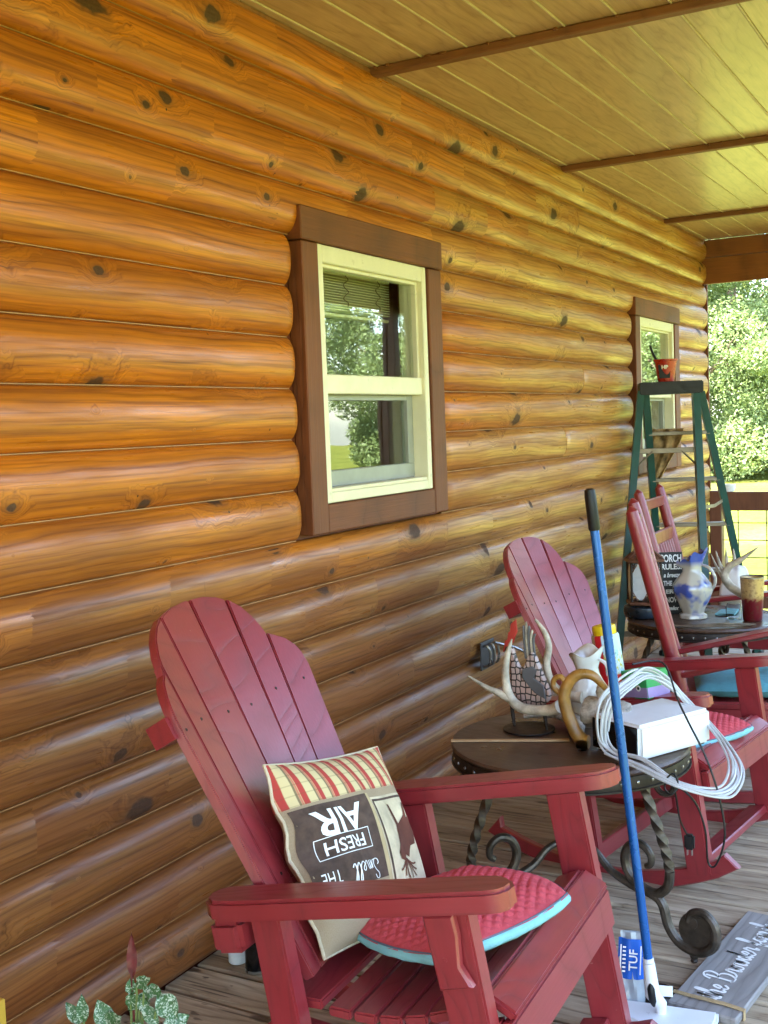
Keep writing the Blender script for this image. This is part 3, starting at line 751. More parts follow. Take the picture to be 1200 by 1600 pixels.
        for k in range(15):
            a = -1.0 + k / 14 * 1.0; q = (a + .40)
            z = -low + (rk if q > 0 else .5) * q * q; up.append((a, z + .060)); dn.append((a, z))
        up[-1] = (-.035, up[-1][1]); dn[-1] = (.01, dn[-1][1] + .012); up[0] = (-.93, up[0][1] + .0)
        g = G(); g.prism(dn + up[::-1], .032, MX @ I4((0, sg * .3685 + .016, 0), basis((1, 0, 0), (0, 0, 1), (0, -1, 0))), bev=.004)
        g.obj('rocker', M['red'], t_)
    g = G(); g.box((-.678, -.415, -.102), (-.600, .415, -.0315), MX, bev=.012, seg=2); g.obj('rear_support', M['redY'], t_)
    g = G(); g.box((-.094, -.343, -.362), (-.066, .343, -.272), MX, bev=.004, seg=2); g.obj('front_apron', M['redY'], t_)
    g = G(); g.box((-.56, -.343, -low + .075), (-.53, .343, -low + .14), MX, bev=.004); g.obj('stretcher', M['redY'], t_)
    g = G(); g.box((-.20, -.343, -low + .070), (-.13, .343, -low + .10), MX, bev=.004); g.obj('stretcher', M['redY'], t_)
    # seat slats over the dipped rails
    pos = [(-.545, -.238, -8, .105), (-.455, -.262, -12, .052), (-.397, -.272, -8, .052), (-.339, -.277, -2, .052), (-.281, -.275, 4, .052), (-.224, -.266, 10, .052), (-.150, -.236, 14, .066)]
    for a, c, an, w in pos:
        g = G(); g.box((-w / 2, -.332, -.011), (w / 2, .332, .011), MX @ I4((a, 0, c), roty(math.radians(-an))), bev=.004, seg=2); g.obj('seat_slat', M['redY'], t_)
    g = G(); g.box((-.034, -.332, -.011), (.034, .332, .011), MX @ I4((-.092, 0, -.246), roty(math.radians(38))), bev=.005, seg=2); g.obj('seat_slat', M['redY'], t_)
    return t_, MX, R, base
ch1, MX1, R1_, B1_ = adirondack('nearest red adirondack rocker, with a printed pillow leaning on its back', (1.2709, 2.1452, .7024), 3, 10.4, .945, .694, .12)
ch2, MX2, R2_, B2_ = adirondack('second red adirondack rocker, between the two iron tables', (1.269, 3.882, .636), -7.35, 7.9, .90, .690)

def cushion(chair_m, ctr, ang, label, w=.44, tilt=0.):
    """rounded square pad, diamond-quilted top, light piping below"""
    t_ = thing('seat_cushion', label, 'cushion', (0, 0, 0), None, 'coral quilted seat cushions'); t_.matrix_world = chair_m @ I4(ctr, (rotz(ang) @ roty(tilt)))
    n = 116; g = G(); H2 = w / 2
    def sq(u, v):
        x, y = 2 * u - 1, 2 * v - 1
        e = .62                                                  # between square and circle
        cx = x * math.sqrt(1 - y * y * .5 * e); cy = y * math.sqrt(1 - x * x * .5 * e); return cx, cy
    def top(u, v):
        x, y = sq(u, v); r = min(1, max(abs(2 * u - 1), abs(2 * v - 1)))
        puff = .031 * (1 - r ** 3.2)
        p, q = (x + y) * 23., (x - y) * 23.
        quilt = .0062 * (abs(math.sin(p)) * abs(math.sin(q))) ** .5 * (1 - r ** 8)
        sag = .004 * math.sin(x * 3 + 1) * math.sin(y * 2.5)
        return Vector((x * H2, y * H2, .022 + puff + quilt + sag))
    g.grid(n, n, top); g.obj('quilted_top', M['pink'], t_, ang=80)
    g = G(); ring = [(i / 20, 0) for i in range(20)] + [(1, i / 20) for i in range(20)] + [(1 - i / 20, 1) for i in range(20)] + [(0, 1 - i / 20) for i in range(20)]
    pp = [Vector((*sq(u, v), 0)) * H2 for u, v in ring]
    rows = []
    for k, (sc_, z) in enumerate([(.985, .0225), (1.008, .018), (1.014, .012), (1.008, .004), (.97, -.003)]):
        rows.append([g.bm.verts.new((p.x * sc_, p.y * sc_, z + .0012 * math.sin(i * 1.7 + k))) for i, p in enumerate(pp)])
    for a, b in zip(rows, rows[1:]):
        for i in range(len(a)): g.bm.faces.new((a[i], a[(i + 1) % len(a)], b[(i + 1) % len(a)], b[i]))
    g.bm.faces.new(rows[-1]); g.obj('border', M['aqua'], t_, ang=60)
    g = G(); g.tube([Vector((p.x * .99, p.y * .99, .0235)) for p in pp], .0022, 5, close=True); g.obj('piping', M['piping'], t_)
    return t_
M['aqua'] = plain('aqua_border', (.22, .50, .56), .85, var=.1, bump=.4, bscale=250)
M['piping'] = plain('grey_piping', (.10, .13, .18), .8)
cm = Matrix.Translation(B1_) @ R1_.to_4x4() @ MX1
cushion(cm, (-.312, .0, -.196), math.radians(-31), 'coral quilted cushion on the seat of the nearest adirondack rocker', .44, math.radians(1))
cm2 = Matrix.Translation(B2_) @ R2_.to_4x4() @ MX2
cushion(cm2, (-.285, .02, -.218), math.radians(-28), 'coral quilted cushion on the second adirondack rocker, behind the white cable', .43, math.radians(4))

# ------------------------------------------------------------ printed pillow
PR = basis(Vector((.123, .98, -.151)).normalized(), Vector((-.448, .19, .871)).normalized(), Vector((.886, -.038, .458)).normalized())
pil = thing('printed_pillow', 'square printed pillow, plaid top and upside-down FRESH AIR lettering, leaning in the nearest chair', 'pillow', (.766, 2.125, .592))
pil.matrix_world = I4((.766, 2.125, .592), PR.to_quaternion().to_matrix())
PW = .408
def psurf(x, y, side=1, off=0.):
    """x, y in -1..1 over the pillow face"""
    ax, ay = abs(x), abs(y); pinch = 1 - .055 * (1 - ax ** 2.5) * ay ** 2 * 1.0
    px = x * (1 - .06 * (1 - ay ** 2) * ax ** 3 * -1 - .05 * (1 - ay * ay) * ax); py = y * (1 - .05 * (1 - ax * ax) * ay)
    puff = .062 * ((1 - ax ** 2.6) * (1 - ay ** 2.6)) ** .62
    wr = .0065 * math.sin(x * 9 + y * 3) * (1 - ay ** 2) * (1 - ax ** 4) + .009 * math.sin(y * 11 + 2 * x) * max(0, -x) ** 1.5 * (1 - ay ** 3)
    return Vector((px * PW / 2, py * PW / 2, side * (puff + .004) + wr + off))
def pillow_mat():
    t = NT('plaid_and_burlap'); x, y, z = t.sep(t.oc())
    u = t.ma('DIVIDE', x, PW / 2); v = t.ma('DIVIDE', y, PW / 2)
    u = t.ma('ADD', u, t.ma('MULTIPLY', t.ma('SINE', t.ma('MULTIPLY', v, 9.)), .02))
    def stripes(c, f, w, ph=0.): return t.mr(t.ma('ABSOLUTE', t.ma('SUBTRACT', t.ma('FRACT', t.ma('ADD', t.ma('MULTIPLY', c, f), ph)), .5)), w, w + .04, 1., 0.)
    c = t.mix(stripes(u, 4.6, .13), (.62, .50, .26), (.42, .045, .035))
    c = t.mix(t.ma('MULTIPLY', stripes(u, 4.6, .035, .33), .8), c, (.10, .06, .03)); c = t.mix(t.ma('MULTIPLY', stripes(u, 4.6, .03, .22), .7), c, (.45, .06, .04))
    c = t.mix(t.ma('MULTIPLY', stripes(v, 9., .04), .28), c, (.12, .07, .03))
    bur = t.mix(t.noise(t.vm('MULTIPLY', t.oc(), (900., 300., 1.)), 1., 2), (.42, .32, .20), (.24, .17, .10))
    isp = t.ma('GREATER_THAN', v, .49)
    c = t.mix(isp, bur, c)
    t.bump(t.noise(t.oc(), 420, 2), .3, .001)
    return t.fin(c, .9)
M['pillow'] = pillow_mat()
g = G(); n = 40
g.grid(n, n, lambda a, b: psurf(2 * a - 1, 2 * b - 1, 1)); g.grid(n, n, lambda a, b: psurf(2 * a - 1, 2 * b - 1, -1)); bmesh.ops.remove_doubles(g.bm, verts=g.bm.verts, dist=.0006)
g.obj('cover', M['pillow'], pil, ang=80)
g = G(); edge = [(-1 + 2 * i / 16, -1) for i in range(16)] + [(1, -1 + 2 * i / 16) for i in range(16)] + [(1 - 2 * i / 16, 1) for i in range(16)] + [(-1, 1 - 2 * i / 16) for i in range(16)]
g.tube([psurf(a, b, 0) for a, b in edge], .0045, 6, close=True); g.obj('piping', M['cream_cloth'], pil)
def patch(name, x0, x1, y0, y1, mat, off=.0012):
    g = G(); g.grid(14, 14, lambda a, b: psurf(x0 + (x1 - x0) * a, y0 + (y1 - y0) * b, 1, off)); return g.obj(name, mat, pil, ang=80)
M['brown_print'] = plain('brown_print', (.085, .05, .035), .9, var=.25, scale=30)
M['cream_print'] = plain('cream_print', (.60, .50, .33), .9, var=.18, scale=16)
M['band_print'] = plain('tan_band_print', (.50, .38, .20), .9, var=.15, scale=20)
M['moose_print'] = plain('moose_print', (.12, .035, .02), .9, var=.25)
patch('print_panel', -.97, .06, -.46, .46, M['brown_print'])
patch('print_panel', .112, .97, -.97, .40, M['cream_print'])
patch('print_panel', .062, .108, -.97, .46, M['band_print'])
for b in ((.13, .95, .345, .372), (.13, .158, -.80, .345), (.13, .95, -.80, -.77)): patch('print_line', *b, M['brown_print'], .002)
pf = lambda cx, cy, k=1.: (lambda x, y: psurf(cx - x * 2 / PW, cy - y * 2 / PW, 1, .0026))   # turned half round
lettering('AIR', .080, M['whitepaint'], pil, pf(-.45, .26), bold=.0014, sub=1, width=.150)
lettering('FRESH', .039, M['whitepaint'], pil, pf(-.45, -.005), bold=.0004, sub=1, width=.118)
lettering('THE', .039, M['whitepaint'], pil, pf(-.78, -.30), sub=1, width=.046)
script('Smell', .094, .019, .0012, M['whitepaint'], pil, lambda x, y: psurf(-.30 - x * 2 / PW, -.24 - y * 2 / PW, 1, .0026))
for b in ((-.83, -.07, .095, .103), (-.83, -.07, -.113, -.105), (-.83, -.822, -.113, .103), (-.078, -.07, -.113, .103)): patch('print_line', *b, M['whitepaint'], .0024)
def pshape(name, pts, mat, cx, cy, k):
    g = G(); 
    vs_ = [g.bm.verts.new((p[0], p[1], 0)) for p in pts]; g.bm.faces.new(vs_)
    bmesh.ops.triangulate(g.bm, faces=g.bm.faces); bmesh.ops.subdivide_edges(g.bm, edges=g.bm.edges, cuts=2)
    for v in g.bm.verts: v.co = psurf(cx + v.co.x * k, cy + v.co.y * k, 1, .0028)
    return g.obj(name, mat, pil)
# a plain antlered animal, hanging head down as the pillow is upside down
pshape('animal_print', [(-.02, .62), (.03, .60), (.16, .22), (.30, .30), (.42, .36), (.50, .60), (.56, .58), (.50, .30), (.66, .34), (.60, .20), (.66, .02), (.56, -.20), (.36, -.22), (.16, -.42), (-.02, -.36), (-.08, -.50), (-.26, -.42), (-.28, -.30), (-.10, -.16), (.02, .02), (.08, .20)], M['moose_print'], .46, -.08, .60)
g = G()
for tip in ((-.34, -.62), (-.22, -.74), (-.08, -.80), (.06, -.80), (.26, -.78), (.34, -.66), (.36, -.54)):
    a = Vector((-.08, -.42, 0)); b = Vector((tip[0], tip[1], 0)); mid = (a + b) / 2 + Vector((.05 * (1 if tip[0] > 0 else -1), -.06, 0))
    ps = crom([a, mid, b], 4)
    for p0, p1 in zip(ps, ps[1:]):
        d = (p1 - p0).normalized(); nn = Vector((-d.y, d.x, 0)) * .02
        q = [g.bm.verts.new(psurf(.46 + w_.x * .60, -.08 + w_.y * .60, 1, .003)) for w_ in (p0 - nn, p0 + nn, p1 + nn * .7, p1 - nn * .7)]; g.bm.faces.new(q)
g.obj('animal_print', M['moose_print'], pil, smooth=False)

# ------------------------------------------------------------ turned-post rocking chairs
def post_rocker(label, loc, psi, W, lean, Hh, seat_z=.40, arm=(.50, .62), L=.50):
    t_ = thing('rocking_chair', label, 'chair', loc, math.radians(psi), 'red rocking chairs with turned posts')
    tl = math.tan(math.radians(lean))
    for sg in (0, 1):
        y = sg * W
        pz = [.12, .3, .5, .75, 1.0, Hh - .06, Hh - .02, Hh]; pr = [.024, .027, .029, .029, .030, .028, .024, .006]
        g = G(); g.tube([(-(z - seat_z) * tl, y, z) for z in pz], pr, 14); g.obj('post', M['redZ'], t_)
        g = G(); a0, a1 = arm; x0 = -(a0 - seat_z) * tl - .01
        pts = [(x0, -.02), (x0 + .06, -.035), (L - .02, -.045), (L + .06, -.04), (L + .08, 0), (L + .06, .04), (L - .02, .045), (x0 + .06, .035), (x0, .02)]
        an = math.atan2(a1 - a0, L - x0)
        g.prism([((p[0] - x0), p[1]) for p in pts], .022, I4((x0, y, a0), basis((math.cos(an), 0, math.sin(an)), (0, 1, 0), (-math.sin(an), 0, math.cos(an)))), bev=.005); g.obj('armrest', M['red'], t_)
        g = G(); g.tube([(L + .02, y, .10), (L + .02, y, .25), (L + .015, y, .42), (L + .01, y, arm[1] - .005)], [.022, .026, .025, .020], 12); g.obj('leg', M['redZ'], t_)
        dn, up = [], []
        for k in range(13):
            x = -.34 + k / 12 * (L + .52); q = x - .17; z = .0015 + .30 * q * q; dn.append((x, z)); up.append((x, z + .045))
        g = G(); g.prism(dn + up[::-1], .028, I4((0, y + .014, 0), basis((1, 0, 0), (0, 0, 1), (0, -1, 0))), bev=.004); g.obj('rocker', M['red'], t_)
    def cross(nm, z, h, th=.02, cur=.0):
        g = G(); g.box((-(z - seat_z) * tl - th / 2, .022, z), (-(z - seat_z) * tl + th / 2, W - .022, z + h), bev=.005); return g.obj(nm, M['redY'], t_)
    cross('top_rail', Hh - .115, .055); cross('back_rail', Hh - .30, .07); cross('back_rail', seat_z + .07, .04)
    for i in range(8):
        y = W * (.1 + .8 * i / 7); z0, z1 = seat_z + .11, Hh - .30
        g = G(); g.tube([(-(z - seat_z) * tl, y, z) for z in (z0, (z0 + z1) / 2, z1)], [.009, .012, .009], 8); g.obj('spindle', M['redZ'], t_)
    g = G(); g.box((-.02, .0, seat_z - .03), (L + .04, W, seat_z - .002), bev=.008, seg=2); g.obj('seat', M['redY'], t_)
    for a_, b_ in (((0, .01, seat_z - .085), (L + .02, .035, seat_z - .031)), ((0, W - .035, seat_z - .085), (L + .02, W - .01, seat_z - .031)), ((L + .005, .036, seat_z - .085), (L + .028, W - .036, seat_z - .031))):
        g = G(); g.box(a_, b_, bev=.004); g.obj('seat_rail', M['red'], t_)
    g = G(); g.tube([(L + .02, 0, .2), (L + .02, W, .2)], .013, 8); g.obj('stretcher', M['redY'], t_)
    return t_
c3 = post_rocker('red turned-post rocking chair with a teal cushion, seen edge-on beside the second iron table', (.925, 4.40, 0), 16, .46, 14, 1.168, .40, (.49, .61))
c4 = post_rocker('red turned-post rocking chair in front of the stepladder, behind the lantern table', (.500, 5.88, 0), 2, .46, 14, 1.135, .40, (.52, .60))
def soft_pad(name, label, cat, loc, rz, size, mat, n=24, tuft=True, tilt=0.):
    w, d, h = size; g = G()
    def f(sgn):
        def q(u, v):
            x, y = 2 * u - 1, 2 * v - 1; k = ((1 - abs(x) ** 4) * (1 - abs(y) ** 4)) ** .5
            dim = -.2 * h * (math.exp(-((x) ** 2 + (y) ** 2) * 14)) if tuft else 0
            return Vector((x * w / 2, y * d / 2, sgn * (h / 2 * k + dim * k) + .003 * math.sin(x * 7 + y * 5) * k))
        return q
    g.grid(n, n, f(1)); g.grid(n, n, f(-1)); bmesh.ops.remove_doubles(g.bm, verts=g.bm.verts, dist=.0005)
    o = g.obj(name, mat, ang=70); o.location = loc; o.rotation_euler = (0, tilt, rz); return tag(o, label, cat)
soft_pad('seat_cushion', 'plump teal cushion on the edge-on rocking chair by the second table', 'cushion', (1.13, 4.68, .442), math.radians(16), (.46, .43, .085), M['teal'])
soft_pad('seat_cushion', 'pale cream pillow standing in the rocking chair before the stepladder', 'cushion', (.76, 6.12, .56), math.radians(4), (.12, .40, .30), M['cream_pillow'] if 'cream_pillow' in M else M.setdefault('cream_pillow', plain('pale_pillow', (.62, .58, .52), .9, var=.08)), tuft=False)

# ------------------------------------------------------------ iron tables
def iron_table(label, ctr, z, r, rot0, legs=3):
    t_ = thing('iron_table', label, 'table', (ctr[0], ctr[1], 0), rot0, 'round iron scroll tables')
    g = G(); g.lathe([(r - .03, z - .018), (r - .006, z - .016), (r, z - .008), (r - .004, z - .001), (r - .012, z)], 72); g.obj('table_top', M['table_top'], t_)
    g = G(); g.lathe([(r - .02, z - .055), (r - .006, z - .053), (r - .004, z - .036), (r - .007, z - .019), (r - .02, z - .018)], 72, close_top=False, close_bot=False)
    g.lathe([(r - .016, z - .060), (r - .0, z - .058), (r - .0, z - .053), (r - .016, z - .0528)], 72, close_top=False, close_bot=False); g.obj('rim', M['iron_dark'], t_)
    g = G()
    for k in range(44):
        a = 2 * math.pi * k / 44; g.lathe([(.0055, -.001), (.0048, .0022), (.0018, .004)], 7, I4(((r - .0045) * math.cos(a), (r - .0045) * math.sin(a), z - .036), basis((-math.sin(a), math.cos(a), 0), (0, 0, 1), (math.cos(a), math.sin(a), 0))), close_bot=False)
    o = g.obj('rivets', M['stud'], t_); o['kind'] = 'stuff'
    zs = z - .056
    def pl(pts): return [Vector((x, 0, y)) for x, y in pts]
    # one leg in its own vertical plane: twisted upper bar, C-scroll, volute foot
    up = crom(pl([(.245, zs), (.255, zs - .06), (.29, zs - .15), (.315, zs - .22), (.325, zs - .27)]), 7)
    g = G(); g.tube(up, .0155, 4, twist=11, flat=1.); tw = g.mesh('twisted_bar'); tw.materials.append(M['iron'])
    sc1 = crom(pl([(.325, zs - .27), (.318, zs - .315), (.285, zs - .345), (.24, zs - .34), (.195, zs - .31), (.18, zs - .265), (.197, zs - .225), (.232, zs - .212), (.262, zs - .232), (.266, zs - .262), (.25, zs - .274)]), 5)
    g = G(); g.tube(sc1, interp([.014, .0145, .0135, .012, .009], len(sc1)), 10); s1 = g.mesh('scroll'); s1.materials.append(M['iron'])
    sc2 = crom(pl([(.02, .265), (.08, .245), (.13, .200), (.20, .172), (.27, .160), (.300, .138), (.318, .080), (.355, .040), (.410, .032), (.455, .062), (.460, .112), (.430, .144), (.392, .138), (.378, .112)]), 5)
    g = G(); g.tube(sc2, interp([.009, .012, .0145, .0145, .0145, .0135, .011], len(sc2)), 10); s2 = g.mesh('foot_scroll'); s2.materials.append(M['iron'])
    g = G(); g.lathe([(.054, -.004), (.056, 0), (.054, .004)], 24, I4((.405, 0, .088), basis((1, 0, 0), (0, 0, 1), (0, -1, 0))))
    g.lathe([(.017, -.006), (.019, 0), (.017, .006)], 12, I4((.392, 0, .112), basis((1, 0, 0), (0, 0, 1), (0, -1, 0)))); f1 = g.mesh('foot_disc'); f1.materials.append(M['iron'])
    g = G(); g.lathe([(.009, 0), (.0105, .003), (.007, .008), (.011, .012), (.012, .018), (.007, .022), (.006, .032)], 12, I4((.395, 0, .0006))); f2 = g.mesh('foot_pad'); f2.materials.append(M['iron'])
    br = crom(pl([(.30, zs + .004), (.285, zs - .025), (.305, zs - .05), (.335, zs - .042), (.348, zs - .012)]), 5)
    g = G(); g.tube(br, .0085, 8); b1 = g.mesh('bracket'); b1.materials.append(M['iron'])
    for k in range(legs):
        for nm, me in (('twisted_bar', tw), ('scroll', s1), ('foot_scroll', s2), ('foot_disc', f1), ('foot_pad', f2), ('bracket', b1)):
            o = bpy.data.objects.new(nm, me); COL.objects.link(o); o.parent = t_; o.rotation_euler = (0, 0, 2 * math.pi * k / legs)
    g = G(); g.lathe([(.03, .255), (.036, .265), (.03, .275)], 16); g.obj('hub', M['iron'], t_)
    return t_
def tabletop_mat():
    t = NT('worn_table_top'); v = t.oc(); x, y, z = t.sep(v)
    gr = t.noise(t.comb(t.ma('MULTIPLY', x, 9.), t.ma('MULTIPLY', y, 70.), 0.), 1., 4, .6); bl = t.noise(v, 7., 4, .65)
    c = t.ramp(t.ma('ADD', t.ma('MULTIPLY', gr, .5), t.ma('MULTIPLY', bl, .5)), [(.3, (.030, .016, .010)), (.55, (.075, .040, .024)), (.72, (.15, .085, .05))])
    t.bump(gr, .3, .003); return t.fin(c, t.mr(bl, .3, .7, .22, .5), 0.)
M['table_top'] = tabletop_mat()
T1 = (.895, 3.175, .568); T2 = (.76, 5.43, .555)
iron_table('nearer iron scroll table with the white box and antlers on it', T1, T1[2], .352, math.radians(-14), 3)
iron_table('farther iron scroll table holding the lantern and the blue vase', T2, T2[2], .36, math.radians(-60), 3)
# ------------------------------------------------------------ things on the nearer table
Z1 = T1[2] + .0005; Z2 = T2[2] + .0005
# white box with a black front
ang = math.radians(-26.4)
bx_ = thing('white_box', 'white plastic box with black front on the near table, cable looped over it', 'box', (.990, 3.093, Z1), ang)
g = G(); g.box((0, .004, .003), (.186, .300, .102), bev=.010, seg=3); g.obj('shell', M['white'], bx_)
g = G(); g.box((.007, -.0015, .010), (.179, .0045, .096), bev=.003); g.obj('front_panel', M['screen'], bx_)
g = G(); g.box((.010, .02, 0), (.03, .04, .004)); g.box((.156, .02, 0), (.176, .04, .004)); g.box((.156, .26, 0), (.176, .28, .004)); g.obj('foot', M['black'], bx_)
# white cable wound in a long hank
coil = [(1.062, 2.985, .655), (1.072, 3.0, .735), (1.108, 3.10, .775), (1.130, 3.20, .778), (1.165, 3.30, .725), (1.222, 3.33, .655), (1.315, 3.25, .603), (1.392, 3.12, .560), (1.405, 3.00, .535), (1.372, 2.93, .535), (1.290, 2.90, .560), (1.185, 2.93, .590), (1.085, 2.965, .610)]
pts = []; rj = random.Random(3); NL = 7
for k in range(NL):
    off = (k - 3) * .0062
    c0 = Vector((1.2, 3.1, .66))
    for i, p in enumerate(coil):
        p = Vector(p); d = (p - c0); d.normalize(); tight = .45 if i in (10,) else 1.
        pts.append(p + d * off * tight * (1. if i != 9 else .6) + Vector((rj.uniform(-.006, .006), rj.uniform(-.010, .010), rj.uniform(-.006, .006))) * tight)
g = G(); g.tube(crom(pts, 5), .0037, 6)
tag(g.obj('cable_coil', M['cord']), 'coil of white cable looped over the white box and hanging off the table', 'cable')
pc_ = thing('power_cord', 'thin black power cord with a plug hanging from the cable coil', 'cord', (1.294, 2.97, .53))
def rel(o, pts): return [Vector(p) - o.location for p in pts]
g = G(); g.tube(crom(rel(pc_, [(1.10, 3.15, .812), (1.16, 3.25, .80), (1.235, 3.12, .73), (1.300, 2.98, .705), (1.345, 2.96, .63), (1.378, 2.95, .545), (1.396, 2.95, .45), (1.392, 2.95, .39), (1.370, 2.95, .335), (1.352, 2.95, .345), (1.349, 2.94, .43), (1.330, 2.93, .50), (1.300, 2.90, .548), (1.275, 2.89, .555)]), 6), .0028, 6); g.obj('wire', M['black'], pc_)
g = G(); g.tube(crom(rel(pc_, [(1.275, 2.895, .56), (1.284, 2.90, .53), (1.288, 2.92, .46), (1.302, 2.93, .42)]), 5), .0028, 6)
g.tube(crom(rel(pc_, [(1.262, 2.905, .572), (1.255, 2.90, .545), (1.275, 2.885, .535), (1.292, 2.895, .556), (1.278, 2.91, .582)]), 4, True), .0028, 6, close=True); g.obj('wire', M['black'], pc_)
g = G(); g.box((1.297, 2.92, .378), (1.323, 2.938, .42), I4(-pc_.location), bev=.005, seg=2); g.obj('plug', M['black'], pc_)
g = G(); g.box((1.302, 2.927, .362), (1.305, 2.934, .379), I4(-pc_.location)); g.box((1.314, 2.927, .362), (1.317, 2.934, .379), I4(-pc_.location)); g.obj('prongs', M['stud'], pc_)
# paint stick
M['stick'] = board_mat('pale_stick', (.62, .42, .22), (.45, .28, .13), 'X', 120, .6, 30., .2)
o = G().box((-.175, -.009, 0), (.175, .009, .005), bev=.001).obj('paint_stick', M['stick']); o.location = (.742, 3.085, Z1 + .0005); o.rotation_euler = (0, 0, math.radians(22)); tag(o, 'pale wooden paint stirring stick lying across the near table', 'stick')
# deer antlers
def antler(name, label, main, rad, tines, mat='antler'):
    g = G(); m_ = crom(main, 7); g.tube(m_, interp(rad, len(m_)), 10)
    for tp, tr in tines: q = crom(tp, 6); g.tube(q, interp(tr, len(q)), 8)
    o = g.obj(name, M[mat], ang=60); tag(o, label, 'antler'); return o
antler('antler', 'pale forked antler in front of the metal rooster on the near table', [(.882, 3.14, .672), (.85, 3.15, .658), (.799, 3.15, .652), (.745, 3.15, .660), (.715, 3.15, .695), (.706, 3.15, .757), (.712, 3.16, .817), (.723, 3.17, .860)], [.021, .017, .016, .0155, .014, .012, .009, .002],
       [([(.725, 3.15, .675), (.690, 3.14, .697), (.648, 3.13, .716), (.597, 3.12, .748)], [.013, .011, .008, .0015])])
antler('antler', 'taller dark antler curving up behind the metal rooster', [(.905, 3.27, .672), (.862, 3.27, .675), (.815, 3.27, .700), (.793, 3.27, .760), (.802, 3.27, .822), (.789, 3.27, .868), (.760, 3.27, .905)], [.018, .015, .013, .012, .0105, .008, .004],
       [([(.70, 3.31, .80), (.735, 3.29, .775), (.765, 3.28, .745), (.793, 3.27, .715)], [.002, .005, .008, .010])])
# metal rooster
ro = thing('metal_rooster', 'metal rooster figure with red comb and scaled body on the near table', 'figurine', (.735, 3.225, Z1))
def scale_mat():
    t = NT('scaled_metal'); x, y, z = t.sep(t.oc())
    vo = t.n("ShaderNodeTexVoronoi", voronoi_dimensions='2D', feature='DISTANCE_TO_EDGE'); vo.inputs['Scale'].default_value = 62.; vo.inputs['Randomness'].default_value = .35
    t.set(vo.inputs['Vector'], t.comb(x, t.ma('MULTIPLY', z, .8), 0.))
    c = t.mix(t.mr(vo.outputs['Distance'], .08, .14), (.025, .018, .016), t.mix(t.noise(t.oc(), 12), (.55, .30, .24), (.45, .42, .40)))
    t.bump(vo.outputs['Distance'], .6, .003); return t.fin(c, .5, .2)
M['scales'] = scale_mat(); M['comb'] = plain('red_comb', (.42, .035, .025), .5, var=.15); M['slate'] = plain('slate_metal', (.12, .12, .13), .5, .3)
RF = basis((1, 0, 0), (0, 0, 1), (0, -1, 0))
def plate(pts, th, y, nm, mat, par, bev=.002):
    c = par.location; g = G(); g.prism([(p[0] - c.x, p[1] - c.z) for p in pts], th, I4((0, y - c.y, 0), RF), bev=bev); return g.obj(nm, mat, par)
body = crom([(.700, .822, 0), (.694, .762, 0), (.697, .695, 0), (.73, .656, 0), (.793, .650, 0), (.822, .681, 0), (.800, .745, 0), (.778, .800, 0), (.766, .812, 0), (.752, .795, 0), (.738, .765, 0), (.722, .768, 0)], 4, True)
plate([(p.x, p.y) for p in body], .022, 3.235, 'body', M['scales'], ro, .007)
plate([(.738, .760), (.770, .772), (.785, .760), (.775, .735), (.806, .715), (.812, .672), (.775, .690), (.735, .735)], .006, 3.212, 'wing', M['slate'], ro)
for i in range(5):
    x = .743 + i * .0075; g = G(); g.tube(crom([(x - .735, 3.228 - 3.225, .79 - Z1), (x - .735 - .003, .0, .85 - Z1), (x - .735 + .002 * (i - 2), .0, (.905 - .012 * abs(i - 1)) - Z1)], 5), [.004] * 10 + [.0015], 6); g.obj('tail_feather', M['antler'] if i % 2 else M['slate'], ro)
plate([(.668, .806), (.676, .841), (.684, .846), (.688, .868), (.694, .872), (.697, .895), (.716, .912), (.719, .872), (.712, .858), (.705, .838), (.696, .832), (.690, .812)], .005, 3.228, 'comb', M['comb'], ro)
g = G(); g.lathe([(.001, -.016), (.012, -.01), (.015, 0), (.012, .011), (.001, .016)], 10, I4((.690 - .735, 0, .812 - Z1))); g.obj('head', M['iron_dark'], ro)
for x in (.692, .798):
    g = G(); g.tube([(x - .735, 0, .085), (x - .735 + .003, 0, .04), (x - .735 + .008, 0, .003)], [.0075, .006, .004], 8); g.obj('leg', M['iron_dark'], ro)
g = G(); g.lathe([(.075, .0), (.079, .002), (.079, .006), (.06, .008), (.0, .0085)], 30, I4((.012, 0, 0))); g.obj('base', M['iron_dark'], ro)
# horn, vertebra, flat bone
antler('curved_horn', 'amber coloured curved horn beside the white box', [(.985, 3.09, .590), (.966, 3.09, .592), (.945, 3.09, .618), (.924, 3.09, .665), (.914, 3.09, .712), (.924, 3.095, .752), (.955, 3.10, .782), (.996, 3.11, .779), (1.030, 3.12, .742)], [.020, .022, .019, .018, .018, .017, .016, .014, .009],
       [([(.922, 3.095, .752), (.905, 3.095, .772), (.885, 3.095, .766), (.880, 3.095, .745), (.894, 3.095, .728), (.912, 3.095, .720)], [.010, .009, .008, .008, .008, .008])], 'horn')
g = G(); g.lathe([(.004, .0), (.012, .002), (.018, .012), (.017, .026), (.008, .03)], 14, I4((.972, 3.07, Z1 + .0005))); tag(g.obj('glass_stopper', M['glass']), 'small clear stopper lying at the lower tip of the amber horn', 'stopper')
rr = random.Random(9)
def vert_fn(q, a, r, z): k = 1 + .16 * math.sin(3 * a + 1) + .08 * math.sin(7 * a + z * 60); return Vector((q.x * k, q.y * k * .85, z))
g = G(); g.lathe([(.026, .012), (.03, 0), (.036, -.004), (.042, .006), (.040, .03), (.034, .07), (.037, .11), (.030, .135), (.012, .14)], 26, I4((.948, 3.17, .655), basis((0, .35, .94), (.0, .94, -.35), (-1 * -1, 0, 0))), vert_fn, close_bot=True)
